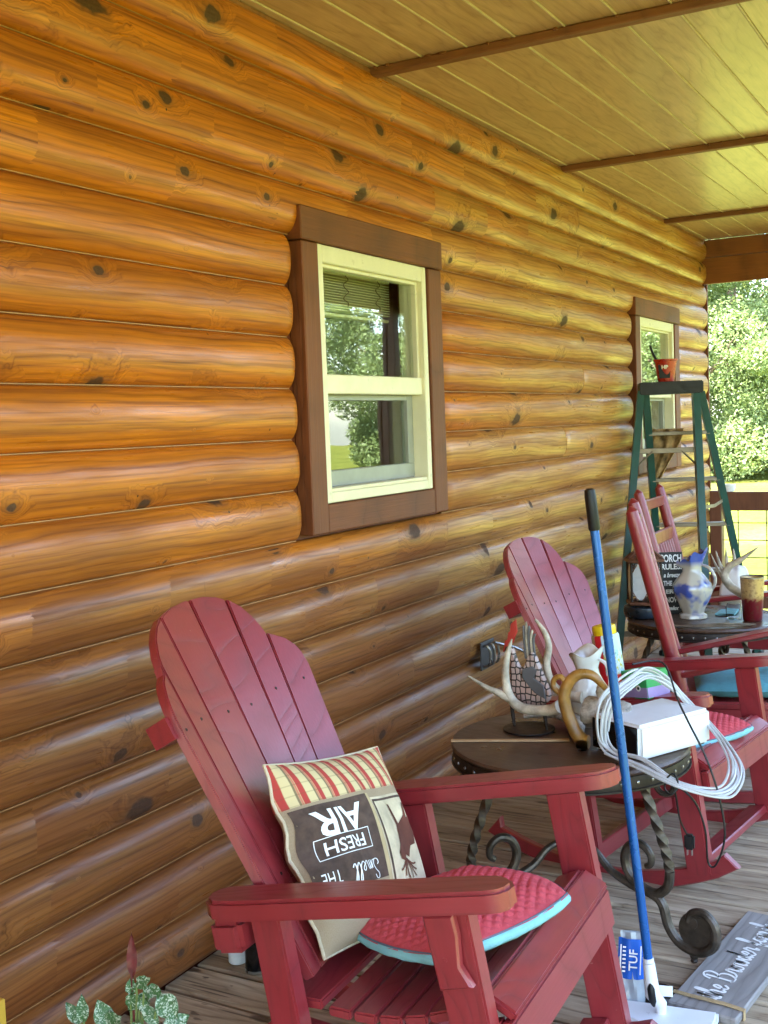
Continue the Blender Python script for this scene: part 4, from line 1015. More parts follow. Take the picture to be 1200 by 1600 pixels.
g.lathe([(.020, .0), (.022, .03), (.010, .05)], 12, I4((1.00, 3.19, .695), basis((1, 0, 0), (0, .9, .4), (0, -.4, .9))), vert_fn)
tag(g.obj('animal_bone', M['bone'], ang=70), 'grey hollow animal bone lying behind the amber horn', 'bone')
g = G(); pts = crom([(.70, 3.30, Z1 + .02), (.78, 3.33, Z1 + .035), (.86, 3.30, Z1 + .03), (.90, 3.22, Z1 + .022), (.93, 3.16, Z1 + .012)], 6); g.tube(pts, interp([.012, .03, .034, .028, .012], len(pts)), 10, flat=.6)
tag(g.obj('skull_bone', M['bone'], ang=70), 'long brownish flat bone lying behind the rooster feet', 'bone')
# white ruffled pitcher
def ruff(q, a, r, z):
    t = max(0, (z - .17) / .065)
    return Vector((q.x * (1 + .13 * t * math.cos(2 * a + .6)), q.y * (1 + .12 * t * math.cos(3 * a + .6)), z + .011 * t * math.cos(3 * a + .6) + (.012 * t * math.cos(a - .4))))
def pitcher_mat(): 
    t = NT('glazed_white'); v = t.oc(); x, y, z = t.sep(v)
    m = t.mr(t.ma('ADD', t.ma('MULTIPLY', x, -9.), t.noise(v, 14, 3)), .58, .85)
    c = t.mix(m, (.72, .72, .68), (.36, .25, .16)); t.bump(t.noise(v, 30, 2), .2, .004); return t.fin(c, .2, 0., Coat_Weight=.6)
M['pitcher'] = pitcher_mat()
pp_ = thing('ruffled_pitcher', 'white ruffled pitcher with tan shading on the near table', 'pitcher', (.900, 3.335, Z1))
g = G(); g.lathe([(.030, 0), (.034, .004), (.036, .015), (.050, .05), (.060, .09), (.056, .13), (.038, .165), (.034, .18), (.042, .21), (.052, .235), (.049, .235), (.038, .21), (.030, .18), (.034, .16), (.05, .12), (.05, .08), (.02, .03)], 36, None, ruff, close_top=True); g.obj('body', M['pitcher'], pp_)
g = G(); q = crom([(.046, -.02, .215), (.075, -.03, .20), (.085, -.032, .15), (.07, -.028, .10), (.054, -.02, .075)], 6); g.tube(q, interp([.006, .009, .009, .007, .005], len(q)), 8, flat=.7); g.obj('handle', M['pitcher'], pp_)
# canister and green carton on the arm of the second chair
ca = thing('wipes_canister', 'tall canister with a yellow lid, standing behind the blue pole', 'canister', (.902, 3.585, .6))
ARMZ = lambda x: .636 + .90 * ((x - 1.269) / .9) * math.tan(math.radians(7.9)) + .0140 * .9 * 1.0
zc = ARMZ(.902) + .0015; ca.location = (.906, 3.585, zc); ca.rotation_euler = (0, -math.radians(7.9), 0)
def can_mat():
    t = NT('printed_label'); x, y, z = t.sep(t.oc()); a = t.ma('ARCTAN2', y, x)
    n1 = t.noise(t.comb(t.ma('MULTIPLY', a, 3.), t.ma('MULTIPLY', z, 30.), 0.), 1.4, 4, .6, col=True)
    art = t.ramp(t.sep(n1)[0], [(.32, (.08, .28, .06)), (.42, (.55, .50, .08)), (.5, (.60, .70, .75)), (.56, (.30, .55, .70)), (.64, (.08, .25, .07))])
    art = t.mix(t.mr(z, .05, .06, 1., 0.), art, (.72, .70, .68)); art = t.mix(t.ma('MULTIPLY', t.mr(z, .052, .056), t.mr(z, .085, .08)), art, (.55, .02, .02)); art = t.mix(t.mr(z, .155, .165), art, (.45, .62, .75))
    lt = t.mix(t.mr(t.noise(t.comb(t.ma('MULTIPLY', a, 20.), t.ma('MULTIPLY', z, 160.), 0.), 1., 2), .52, .58), (.55, .46, .26), (.16, .14, .07))
    c = t.mix(t.ma('MULTIPLY', t.mr(a, -2.15, -2.1, 0., 1.), 1.), lt, art)
    c = t.mix(t.ma('MULTIPLY', t.mr(a, -2.15, -2.1, 0., 1.), t.mr(a, -1.6, -1.55, 1., 0.)), c, (.55, .012, .02))
    return t.fin(c, .35, 0.)
M['canlabel'] = can_mat(); M['yellow'] = plain('yellow_plastic', (.75, .52, .01), .35, var=.04)
g = G(); g.lathe([(.043, 0), (.0455, .004), (.0455, .205), (.043, .212)], 36); g.obj('label', M['canlabel'], ca)
g = G(); g.lathe([(.037, .212), (.038, .214), (.038, .236), (.036, .241), (.030, .243), (.012, .246)], 32, None, lambda q, a, r, z: Vector((q.x * (1 + (.02 * math.cos(16 * a) if r > .035 else 0)), q.y * (1 + (.02 * math.cos(16 * a) if r > .035 else 0)), z))); g.obj('lid', M['yellow'], ca)
M['carton'] = plain('green_carton', (.03, .33, .09), .45, var=.1); M['carton_side'] = plain('dark_green_carton', (.02, .12, .05), .5); M['lilac'] = plain('lilac_print', (.36, .26, .48), .5)
zc2 = ARMZ(1.01) + .0015
gb = thing('green_carton', 'small green carton with a lilac picture beneath the cable coil', 'carton', (1.015, 3.580, zc2)); gb.rotation_euler = (0, -math.radians(7.9), math.radians(-28))
g = G(); g.box((-.055, -.05, 0), (.055, .05, .088), bev=.002); g.obj('box', M['carton'], gb)
g = G(); g.box((-.054, -.0512, .004), (.0545, -.0502, .036)); g.box((.0552, -.049, .004), (.0562, .049, .036)); g.obj('printed_band', M['lilac'], gb, smooth=False)
g = G()
for x, r in ((-.02, .010), (.018, .010)): g.lathe([(r, 0), (r, .0006)], 14, I4((x, -.0513, .034), RF))
g.obj('printed_spot', M['whitepaint'], gb, smooth=False)
g = G(); g.lathe([(.005, 0), (.005, .0006)], 12, I4((.018, -.0521, .034), RF)); g.lathe([(.005, 0), (.005, .0006)], 12, I4((-.02, -.0521, .034), RF)); g.obj('printed_spot', M['black'], gb, smooth=False)
# bracket on the wall
wb = thing('wall_bracket', 'grey metal pronged bracket screwed to the low logs', 'bracket', (.062, 4.46, .52))
for i, dy in enumerate((-.045, 0, .045)):
    g = G(); g.tube(crom([(0, dy, -.045), (.03, dy * 1.0, -.035), (.034, dy, .02), (.02, dy * 1.1, .045), (.0, dy, .04)], 4), .0055, 6); g.obj('prong', M['stud'], wb)
g = G(); g.box((-.004, -.07, -.06), (.003, .07, .06), bev=.002); g.obj('plate', M['slate'], wb)
g = G(); g.tube([(.02, .04, .045), (.09, .09, .02), (.14, .12, -.01)], .007, 8); g.obj('arm', M['stud'], wb)

# ------------------------------------------------------------ things on the farther table
dk = thing('cast_iron_pot', 'low black round pot under the lantern on the far table', 'pot', (.50, 5.34, Z2))
g = G(); g.lathe([(.07, 0), (.095, .008), (.102, .03), (.098, .056), (.08, .064), (.0, .066)], 30); g.obj('body', M['navy'] if 'navy' in M else M.setdefault('navy', plain('dark_blue_metal', (.012, .022, .035), .3, .3)), dk)
la = thing('lantern', 'six-sided copper lantern with milky panes on the far table', 'lantern', (.50, 5.34, Z2 + .0665))
hx = lambda r, z0, z1, r2=None: [(r, z0), (r2 if r2 else r, z1)]
g = G(); g.lathe([(.088, 0), (.092, .004), (.092, .014), (.086, .018)], 6); g.obj('base', M['copper'], la, smooth=False)
for k in range(6):
    a = math.pi / 3 * k; a2 = a + math.pi / 3; p, q = Vector((.081 * math.cos(a), .081 * math.sin(a), 0)), Vector((.081 * math.cos(a2), .081 * math.sin(a2), 0))
    g = G(); g.tube([p + Vector((0, 0, .018)), p + Vector((0, 0, .205))], .0065, 6); g.obj('corner_post', M['iron_dark'], la)
    m = (p + q) / 2; n_ = m.normalized(); tdir = (q - p).normalized()
    g = G(); w = .036; zc0, zc1 = .022, .20
    f3 = lambda x, z: m * .95 + tdir * x + Vector((0, 0, z))
    g.prism([(-w, zc0 + .03), (-w + .03, zc0 + .005), (w - .03, zc0 + .005), (w, zc0 + .03), (w, zc1 - .03), (w - .03, zc1 - .002), (-w + .03, zc1 - .002), (-w, zc1 - .03)], .003, I4(m * .95, basis(tdir, (0, 0, 1), tdir.cross(Vector((0, 0, 1)))))); g.obj('pane', M['frost'], la, smooth=False)
    g = G()
    for z0, sgn in ((.035, 1), (.187, -1)):
        for sx in (-1, 1):
            sp = [f3(sx * (.030 - .011 * math.cos(t) * (1 - t / 9)), z0 + sgn * .011 * math.sin(t) * (1 - t / 9)) + n_ * .004 for t in [i * .7 for i in range(9)]]; g.tube(sp, .0022, 5)
            g.tube([f3(sx * .036, z0 + sgn * .03) + n_ * .004, f3(sx * .012, z0 - sgn * .012) + n_ * .004], .0022, 5)
    o = g.obj('filigree', M['copper'], la); o['kind'] = 'stuff'
g = G(); g.lathe([(.094, .203), (.1, .207), (.1, .216), (.094, .221)], 6); g.lathe([(.097, .221), (.05, .252), (.03, .256)], 6); g.obj('cap', M['copper'], la, smooth=False)
g = G()
for k in range(30):
    a = 2 * math.pi * k / 30; g.tube([(.088 * math.cos(a), .088 * math.sin(a), .224), (.05 * math.cos(a), .05 * math.sin(a), .253)], .0022, 5)
g.obj('cap_ribs', M['copper'], la)['kind'] = 'stuff'
g = G(); g.lathe([(.028, .255), (.028, .268), (.012, .274), (.009, .285), (.013, .29), (.004, .298)], 16); g.obj('finial', M['copper'], la)
# black board with porch lettering
sg_ = thing('porch_sign', 'narrow black sign with white PORCH RULES lettering, behind the lantern', 'sign', (.606, 5.47, Z2 + .0005)); 
SR = basis(Vector((.90, .43, 0)).normalized(), Vector((0, 0, 1)), Vector((.43, -.90, 0)).normalized())
tl_ = Matrix.Rotation(math.radians(-5), 3, 'X')
sg_.rotation_euler = (I4((0, 0, 0), SR) @ tl_.to_4x4()).to_euler()
g = G(); g.box((-.062, 0, -.010), (.046, .300, .010), bev=.002); g.obj('board', M['blackboard'] if 'blackboard' in M else M.setdefault('blackboard', plain('black_board', (.014, .014, .014), .6)), sg_)
yy = .268
for s_, h, w, fn in (('PORCH', .050, .098, 0), ('RULES:', .036, .098, 0), ('a breeze', .030, .080, .35), ('THE OR', .032, .084, 0), ('ERSI', .026, .060, 0), ('NOW', .034, .064, 0), ('relax', .026, .056, .4)):
    lettering(s_, h, M['whitepaint'], sg_, (lambda yy: lambda x, y: Vector((x - .008, yy + y, .0112)))(yy), fn, .0012, width=w); yy -= .040
# blue and cream vase
def vase_mat():
    t = NT('blue_glaze'); v = t.oc(); x, y, z = t.sep(v)
    n_ = t.noise(v, 13, 2, .5); m = t.mr(t.ma('ADD', t.ma('MULTIPLY', t.ma('SINE', t.ma('ADD', t.ma('MULTIPLY', z, 31.), 4.2)), .10), n_), .50, .66)
    m = t.ma('MAXIMUM', m, t.mr(z, .245, .275)); c = t.mix(m, (.50, .47, .40), (.045, .085, .36)); return t.fin(c, .15, 0., Coat_Weight=.7)
M['vase'] = vase_mat()
def vf(q, a, r, z):
    t = max(0, (z - .235) / .06); fl = 1 + .035 * math.cos(8 * a) * (1 if z < .2 else 0)
    return Vector((q.x * fl * (1 + .28 * t * math.cos(2 * a - .5)), q.y * fl * (1 + .15 * t * math.cos(5 * a)), z + .03 * t * math.cos(a - .1) * 1.2 + .014 * t * math.cos(6 * a)))
va = thing('ruffled_vase', 'blue and cream glazed vase with a ruffled spout on the far table', 'vase', (.716, 5.39, Z2))
g = G(); g.lathe([(.062, 0), (.066, .004), (.064, .018), (.050, .026), (.058, .05), (.080, .095), (.093, .135), (.088, .165), (.062, .198), (.043, .222), (.041, .24), (.048, .262), (.058, .292), (.054, .290), (.04, .262), (.034, .24), (.036, .222), (.055, .19), (.06, .14)], 48, None, vf, close_top=True); g.obj('body', M['vase'], va)
g = G(); q = crom([(.048, -.005, .255), (.082, -.006, .24), (.106, -.004, .20), (.104, 0, .16), (.086, 0, .135)], 6); g.tube(q, interp([.006, .008, .008, .007, .006], len(q)), 8); g.obj('handle', M['vase'], va)
_a = antler('antler', 'many-tined brown antler beside the red tumbler on the far table', [(.955, 5.50, .600), (.930, 5.50, .632), (.88, 5.49, .655), (.835, 5.48, .690), (.815, 5.47, .735), (.840, 5.46, .785), (.890, 5.45, .815), (.975, 5.44, .880)], [.026, .022, .021, .020, .019, .017, .013, .002],
       [([(.85, 5.47, .79), (.862, 5.46, .82), (.858, 5.46, .868)], [.013, .009, .0015]), ([(.83, 5.47, .76), (.824, 5.47, .81), (.822, 5.47, .872)], [.013, .009, .0015]), ([(.818, 5.47, .74), (.79, 5.47, .80), (.772, 5.48, .855)], [.012, .008, .0015]), ([(.812, 5.48, .72), (.78, 5.49, .76), (.745, 5.50, .835)], [.013, .008, .0015])])
_a.location = (.035, 0, .012)
g = G(); g.lathe([(.034, 0), (.037, .004), (.037, .055), (.034, .06), (.030, .072), (.029, .072), (.031, .06), (.033, .05), (.033, .006), (.0, .005)], 24, I4((.900, 5.42, Z2)), close_top=False); tag(g.obj('glass_jar', M['glass']), 'small clear glass jar below the antler on the far table', 'jar')
def tum_mat():
    t = NT('two_tone_tumbler'); v = t.oc(); x, y, z = t.sep(v); n_ = t.noise(v, 70, 3)
    c = t.mix(t.mr(t.ma('ADD', z, t.ma('MULTIPLY', t.ma('SUBTRACT', n_, .5), .06)), .095, .115), (.16, .008, .014), (.50, .34, .14)); c = t.mix(t.mr(n_, .5, .62, 0., .5), c, (.12, .05, .03)); return t.fin(c, .3, .25)
M['tumbler'] = tum_mat()
tu = thing('tumbler', 'tall tumbler, tan above and dark red below, on the far table', 'tumbler', (.990, 5.395, Z2))
g = G(); g.lathe([(.040, 0), (.043, .004), (.050, .12), (.054, .198), (.052, .2), (.048, .19), (.043, .05)], 32); g.obj('cup', M['tumbler'], tu)
g = G(); g.lathe([(.0525, .199), (.0545, .2), (.0545, .204), (.0525, .205)], 32, None, None, False, False); g.obj('rim', M['stud'], tu)
M['twig'] = plain('dry_twig', (.20, .15, .10), .8, var=.3)
g = G()
for k in range(4): 
    q = crom([(.62 + k * .05, 5.11 + .01 * k, Z2 + .006), (.80 + k * .03, 5.12 + k * .012, Z2 + .008 + .004 * k), (.97 + k * .02, 5.20 + .02 * k, Z2 + .006)], 5); g.tube(q, .0038, 5)
o = g.obj('twigs', M['twig']); tag(o, 'few thin dry twigs lying along the front of the far table', 'twigs')
g = G(); g.box((.80, 5.47, Z2 + .001), (.89, 5.60, Z2 + .012), bev=.002); tag(g.obj('notebook', M['aqua']), 'pale blue booklet lying flat behind the vase', 'booklet')

# ------------------------------------------------------------ stepladder
ld = thing('stepladder', 'green fibreglass stepladder with a black top cap, by the far window', 'stepladder', (.30, 6.66, 0))
Lo = ld.location.copy()
def lrail(p0, p1, nm='rail'):
    a, b = Vector(p0) - Lo, Vector(p1) - Lo; d = (b - a); L_ = d.length; d.normalize(); wd = Vector((.925, .38, 0)); sd_ = d.cross(wd).normalized(); wd = sd_.cross(d).normalized()
    g = G(); pr = [(-.020, -.038), (.020, -.038), (.020, -.031), (-.012, -.031), (-.012, .031), (.020, .031), (.020, .038), (-.020, .038)]
    g.prism(pr, L_, I4(a, basis(wd, sd_, d))); return g.obj(nm, M['green'], ld, smooth=False)
FL0, FR0, FL1, FR1 = (.100, 6.10, .0), (.575, 6.29, .0), (.135, 6.60, 1.655), (.425, 6.715, 1.655)
GL0, GR0, GL1, GR1 = (.105, 7.12, .0), (.640, 7.30, .0), (.140, 6.675, 1.655), (.435, 6.790, 1.655)
for a, b in ((FL0, FL1), (FR0, FR1), (GL0, GL1), (GR0, GR1)): lrail(a, b)
def lerp(a, b, z): t = z / 1.655; return Vector(a) * (1 - t) + Vector(b) * t - Lo
def bar(pa, pb, nm, w=.024, th=.045, mat='alum'):
    d = (pb - pa); L_ = d.length; d.normalize(); up = Vector((0, 0, 1)); sd_ = up.cross(d).normalized()
    g = G(); g.box((0, -th, -w / 2), (L_, th, w / 2), I4(pa, basis(d, sd_, up)), bev=.002); return g.obj(nm, M[mat], ld)
for z in (.28, .56, .85, 1.13, 1.41): bar(lerp(GL0, GL1, z), lerp(GR0, GR1, z), 'step', .022, .038)
for z in (.30, .70, 1.315): bar(lerp(FL0, FL1, z), lerp(FR0, FR1, z), 'rear_brace', .030, .004)
for (q0, q1, z, k) in ((FL0, FL1, 1.315, .12), (FR0, FR1, 1.315, -.12)):
    a = lerp(q0, q1, z - .10); b = lerp(FL0, FL1, z) * .5 + lerp(FR0, FR1, z) * .5; c = lerp(q0, q1, z); e = c + (b - c) * .55
    g = G(); g.tube([a, e], .006, 6); g.obj('diagonal_brace', M['alum'], ld)
for (a0, a1, b0, b1) in ((FL0, FL1, GL0, GL1), (FR0, FR1, GR0, GR1)):
    a, b = lerp(a0, a1, .985), lerp(b0, b1, 1.0); mdl = (a + b) / 2 + Vector((.012, 0, -.012)); g = G(); g.box((-.001, -.010, 0), (.001, .010, (mdl - a).length), I4(a, basis((1, 0, 0), (mdl - a).normalized().cross(Vector((1, 0, 0))).normalized(), (mdl - a).normalized())))
    g.box((-.001, -.010, 0), (.001, .010, (b - mdl).length), I4(mdl, basis((1, 0, 0), (b - mdl).normalized().cross(Vector((1, 0, 0))).normalized(), (b - mdl).normalized()))); g.obj('spreader', M['alum'], ld, smooth=False)
capm = I4(Vector((.282, 6.692, 1.640)) - Lo, basis(Vector((.93, .36, 0)).normalized(), Vector((-.36, .93, 0)).normalized(), (0, 0, 1)))
g = G(); g.box((-.180, -.085, 0), (.180, .085, .072), capm, bev=.006, seg=2); g.obj('top_cap', M['black'], ld)
for p in (FL0, FR0, GL0, GR0):
    g = G(); g.box((p[0] - .03, p[1] - .045, .0005), (p[0] + .03, p[1] + .045, .035), I4(-Lo), bev=.006); g.obj('foot', M['black'], ld)
M['bucket'] = plain('red_plastic', (.42, .022, .012), .3, var=.08)
bk = thing('paint_pail', 'small red plastic paint pail with a brush, on top of the stepladder', 'pail', (.262, 6.685, 1.7130), math.radians(20))
g = G(); g.lathe([(.040, 0), (.044, .003), (.060, .118), (.066, .120), (.067, .130), (.062, .131), (.058, .125), (.042, .01), (.0, .008)], 4 * 8, None, lambda q, a, r, z: Vector((q.x * (1 + .06 * abs(math.cos(2 * a)) ** 3), q.y * (1 + .06 * abs(math.cos(2 * a)) ** 3), z)), close_top=False); g.obj('tub', M['bucket'], bk)
g = G(); g.prism([(-.03, .02), (.03, .02), (.036, .10), (-.036, .10)], .0012, I4((-.012, -.0565, 0), RF @ rotx(math.radians(-8)))); g.obj('label', M['black'], bk, smooth=False)
lettering('HP', .030, M['whitepaint'], bk, lambda x, y: Vector((x - .012, -.0585 - y * .13 - .0068, .082 + y)), 0, .001)
br_ = thing('paint_brush', 'paint brush with a dark handle standing in the red pail', 'brush', (.235, 6.67, 1.72))
g = G(); q = [(.02, .01, .02), (-.012, -.004, .10), (-.04, -.012, .16), (-.056, -.016, .21)]; g.tube(crom(q, 5), interp([.009, .006, .008, .005], 16), 8); g.obj('handle', M['black'], br_)
g = G(); g.box((.012, -.005, -.01), (.034, .025, .03), bev=.002); g.obj('bristles', M['twig'], br_)
g = G()
def ragf(u, v):
    w = .235 * (1 - .62 * v ** 1.2); x = .075 + (u * w) + .02 * v * (1 - v) * 2; z = 1.436 - v * (.285 - .06 * math.cos(u * 5)) ; yb_ = 6.832 + .012 * math.sin(u * 17 + v * 3) - .006 * v
    if v < .08: z = 1.437; yb_ += (.08 - v) * 1.0
    return Vector((x + .018, yb_, z))
g.grid(30, 26, ragf); o = g.obj('rag', M['rag'], ang=80); md = o.modifiers.new('cloth', 'SOLIDIFY'); md.thickness = .003; tag(o, 'brown stained rag hanging from a step of the ladder', 'rag')

# ------------------------------------------------------------ blue pole squeegee
dp = thing('squeegee_mop', 'long blue pole with a black grip and flat white head, standing upright', 'mop', (1.29, 2.665, 0))
b0 = Vector((0, 0, .02)); tip = Vector((1.139 - 1.29, 2.70 - 2.665, 1.345)); jn = Vector((1.263 - 1.29, 2.695 - 2.665, .165))
M['bluepole'] = plain('blue_pole', (.012, .10, .36), .25, .3, var=.05)
d_ = (tip - jn).normalized()
g = G(); g.tube([jn - d_ * .0, jn + d_ * .55, tip - d_ * .10], .0115, 16); g.obj('pole', M['bluepole'], dp)
g = G(); g.tube([tip - d_ * .105, tip - d_ * .1, tip - d_ * .02, tip - d_ * .004, tip], [.0125, .0145, .0145, .013, .006], 16); g.obj('grip', M['black'], dp)
g = G(); g.tube([jn + d_ * .001, jn + d_ * .012], .0135, 16); g.obj('collar', M['white'], dp)
e_ = Vector((.0, .035, .040))
g = G(); g.tube([jn + d_ * .0, jn - d_ * .03, jn - d_ * .08, e_ + Vector((0, 0, .02)), e_], [.0145, .016, .019, .016, .012], 16); g.obj('neck', M['white'], dp)
g = G(); g.tube([jn - d_ * .040 + Vector((.002, -.010, 0)), jn - d_ * .06 + Vector((.002, -.013, 0)), jn - d_ * .09 + Vector((.003, -.013, 0)), jn - d_ * .105 + Vector((.003, -.009, 0))], [.004, .010, .010, .004], 12); g.obj('button', M['black'], dp)
g = G(); g.prism([(-.045, -.075), (.045, -.075), (.125, -.05), (.135, .025), (-.10, .04), (-.11, -.03)], .03, I4((.0, .045, .010), rotz(math.radians(12))), bev=.006, seg=2); g.obj('head', M['white'], dp)
g = G(); g.prism([(-.105, .037), (.135, .022), (.136, .030), (-.105, .046)], .014, I4((.0, .045, .002), rotz(math.radians(12)))); g.obj('blade', M['black'], dp)
# ------------------------------------------------------------ wooden family sign on the deck
fs = thing('family_sign', 'grey weathered plank sign with white script, lying on the deck', 'sign', (1.405, 3.10, .0008), math.radians(83.2))
M['greywood'] = board_mat('grey_weathered_wood', (.38, .355, .33), (.15, .135, .125), 'X', 60, .65, 95., .4, random_tint=0.)
g = G(); g.box((-.318, -.090, 0), (.318, .090, .022), bev=.004); g.obj('plank', M['greywood'], fs)
script('the Browder family', .52, .036, .0034, M['whitepaint'], fs, lambda x, y: Vector((x + .012, y - .022, .0232)))
M['twine'] = plain('jute_twine', (.46, .33, .17), .9, bump=.6, bscale=400)
g = G()
for k in range(3):
    x = -.272 + k * .005; g.tube([(x - .004, -.094, .0), (x, -.094, .024), (x + .002, -.04, .0262), (x - .002, .04, .0262), (x + .003, .094, .024), (x, .094, .0)], .0022, 6)
g.tube(crom([(-.262, .094, .02), (-.25, .11, .016), (-.265, .118, .006), (-.28, .105, .012), (-.270, .094, .022)], 5), .002, 6); g.obj('twine', M['twine'], fs)
# ------------------------------------------------------------ packets on the deck
M['bluebag'] = plain('blue_film', (.015, .12, .55), .2, var=.15); M['clearfilm'] = plain('clear_film', (.62, .68, .72), .15, var=.15, Transmission_Weight=.35)
bg_ = thing('blue_packet', 'upright blue and clear plastic packet beside the mop head', 'packet', (1.195, 2.745, 0)); bg_.rotation_euler = (math.radians(-9), math.radians(4), math.radians(20))
def bag(z0, z1, w, d):
    g = G(); g.grid(10, 12, lambda u, v: Vector(((w * (1 - .12 * v)) * (u - .5) + .004 * math.sin(v * 9), -d * math.sin(math.pi * u) * (1 - .5 * v) + .004 * math.sin(u * 14 + v * 6), z0 + (z1 - z0) * v)))
    g.grid(10, 12, lambda u, v: Vector(((w * (1 - .12 * v)) * (u - .5) + .004 * math.sin(v * 9), d * math.sin(math.pi * u) * (1 - .5 * v), z0 + (z1 - z0) * v))); return g
bag(.004, .20, .072, .018).obj('film', M['clearfilm'], bg_)
g = G(); g.grid(10, 8, lambda u, v: Vector((.068 * (u - .5), -.0195 * math.sin(math.pi * u) * .75 - .0035 + .002 * math.sin(u * 14), .085 + .10 * v))); g.obj('printed_label', M['bluebag'], bg_)
lettering('TUF', .030, M['whitepaint'], bg_, lambda x, y: Vector((.004 + y * -1, -.0235, .135 + x)), 0, .0005)
for dz_ in (.0, .008, .016): pass
g = G()
for b in ((-.030, -.027, .10, .172), (.020, .023, .10, .172)): g.box((b[0], -.0240, b[2]), (b[1], -.0232, b[3]))
for i in range(7): g.box((-.024, -.0240, .104 + i * .010), (-.016, -.0232, .108 + i * .010))
g.obj('printed_lines', M['whitepaint'], bg_, smooth=False)
bp_ = thing('black_packet', 'crumpled black packet with a white label lying behind the mop', 'packet', (1.235, 2.83, .0008), math.radians(15))
g = G(); rb = random.Random(4)
hts = {}
g.grid(9, 7, lambda u, v: Vector(((u - .5) * .15 + rb.uniform(-.003, .003), (v - .5) * .10 + rb.uniform(-.004, .004), .028 * math.sin(math.pi * min(max(u, .0), 1)) ** .5 * math.sin(math.pi * v) ** .5 + rb.uniform(0, .010) * (0 < u < 1) * (0 < v < 1))))
g.obj('film', M['screen'], bp_, smooth=False)
g = G(); g.box((-.012, -.05, .0), (.048, -.046, .026), I4((0, -.004, .004), rotx(math.radians(-35))), bev=.0005); g.obj('label', M['whitepaint'], bp_)
# ------------------------------------------------------------ jars by the wall behind the near chair
jt = thing('black_tin', 'small black tin with a silver rim on the deck behind the near armrest', 'tin', (.185, 2.53, .0008))
g = G(); g.lathe([(.030, .006), (.032, .01), (.032, .10), (.026, .108), (.0, .109)], 24); g.obj('body', M['screen'], jt)
g = G(); g.lathe([(.030, 0), (.0335, .001), (.0335, .008), (.031, .009)], 24); g.obj('rim', M['stud'], jt)
g = G(); g.lathe([(.024, 0), (.027, .003), (.027, .105), (.022, .112), (.022, .13), (.020, .13), (.020, .112), (.024, .1), (.024, .008), (.0, .006)], 24, I4((.105, 2.55, .0008)), close_top=False); tag(g.obj('glass_bottle', M['frost']), 'cloudy glass bottle between the tin and the log wall', 'bottle')
# pale mat behind the near chair seat
g = G(); g.box((-.22, -.16, 0), (.22, .16, .006), I4((.70, 3.0, .001), rotz(.5)), bev=.05); o = g.obj('white_mat', M['clearfilm']); tag(o, 'pale plastic sheet lying on the deck under the near table', 'sheet')

# ------------------------------------------------------------ potted plant, bottom left
M['terra'] = plain('brown_pot', (.16, .07, .04), .6, var=.2)
def leaf_var():
    t = NT('variegated_leaf'); v = t.oc()
    n_ = t.noise(v, 150, 3, .65, 1.5); c = t.mix(t.mr(n_, .52, .60), (.04, .11, .03), (.42, .48, .36)); t.bump(n_, .4, .002); return t.fin(c, .5)
M['varleaf'] = leaf_var(); M['redleaf'] = plain('dark_red_leaf', (.12, .018, .018), .4, var=.3, scale=60)
pt = thing('potted_plant', 'potted plant with white-speckled leaves and one dark red leaf, bottom left', 'plant', (.64, 1.52, .001))
po = pt.location.copy()
g = G(); g.lathe([(.08, 0), (.085, .005), (.115, .25), (.125, .252), (.127, .29), (.118, .292), (.112, .26), (.0, .255)], 30, close_top=False); g.obj('pot', M['terra'], pt)
g = G(); g.lathe([(.112, .262), (.06, .272), (.0, .275)], 24, close_bot=False); g.obj('soil', M['dirt'], pt)
def leaf(tip, dirv, L_, W_, nrm, mat='varleaf', curl=.15):
    d = Vector(dirv).normalized(); n_ = Vector(nrm).normalized(); s_ = d.cross(n_).normalized(); n_ = s_.cross(d); base_ = Vector(tip) - po - d * L_ * .5
    g = G()
    def f(u, v):
        w = W_ / 2 * math.sin(math.pi * (.04 + .96 * u) ** .85) * (1 - .15 * u); x = (v - .5) * 2
        return base_ + d * (u * L_) + s_ * (x * w) + n_ * (curl * L_ * (abs(x) * .35 - (u - .4) ** 2) + .002 * math.sin(u * 20) * x)
    g.grid(12, 6, f); o = g.obj('leaf', M[mat], pt, ang=80); return base_
cvw = Vector((.55, -.75, .45)); specs = [((.668, 1.50, .531), (.1, 0, 1), .036, .022, cvw), ((.698, 1.50, .545), (.8, 0, .5), .040, .026, cvw), ((.720, 1.50, .530), (1, 0, -.15), .044, .028, cvw + Vector((0, 0, .6))), ((.752, 1.50, .508), (.6, 0, -.5), .054, .044, cvw), ((.670, 1.50, .500), (-.4, 0, -.6), .042, .034, cvw), ((.693, 1.50, .498), (.3, 0, -.9), .030, .020, cvw), ((.712, 1.50, .482), (.7, 0, -.7), .050, .026, cvw),
    ((.596, 1.50, .463), (-.4, 0, .8), .055, .040, cvw), ((.620, 1.50, .455), (.5, 0, .3), .05, .038, cvw), ((.545, 1.50, .462), (.0, 0, 1), .055, .026, cvw), ((.520, 1.50, .448), (-.5, 0, .5), .048, .026, cvw), ((.69, 1.49, .455), (.6, 0, .3), .05, .04, cvw), ((.60, 1.52, .42), (-.7, .2, .2), .05, .04, cvw), ((.57, 1.46, .40), (-.7, -.4, .1), .055, .04, cvw), ((.74, 1.46, .41), (.7, -.4, .1), .055, .04, cvw), ((.66, 1.43, .40), (.1, -.8, .1), .055, .04, cvw), ((.70, 1.58, .43), (.4, .7, .2), .055, .04, cvw), ((.60, 1.60, .44), (-.4, .7, .2), .05, .036, cvw)]
M['stem'] = plain('green_stem', (.16, .22, .06), .6)
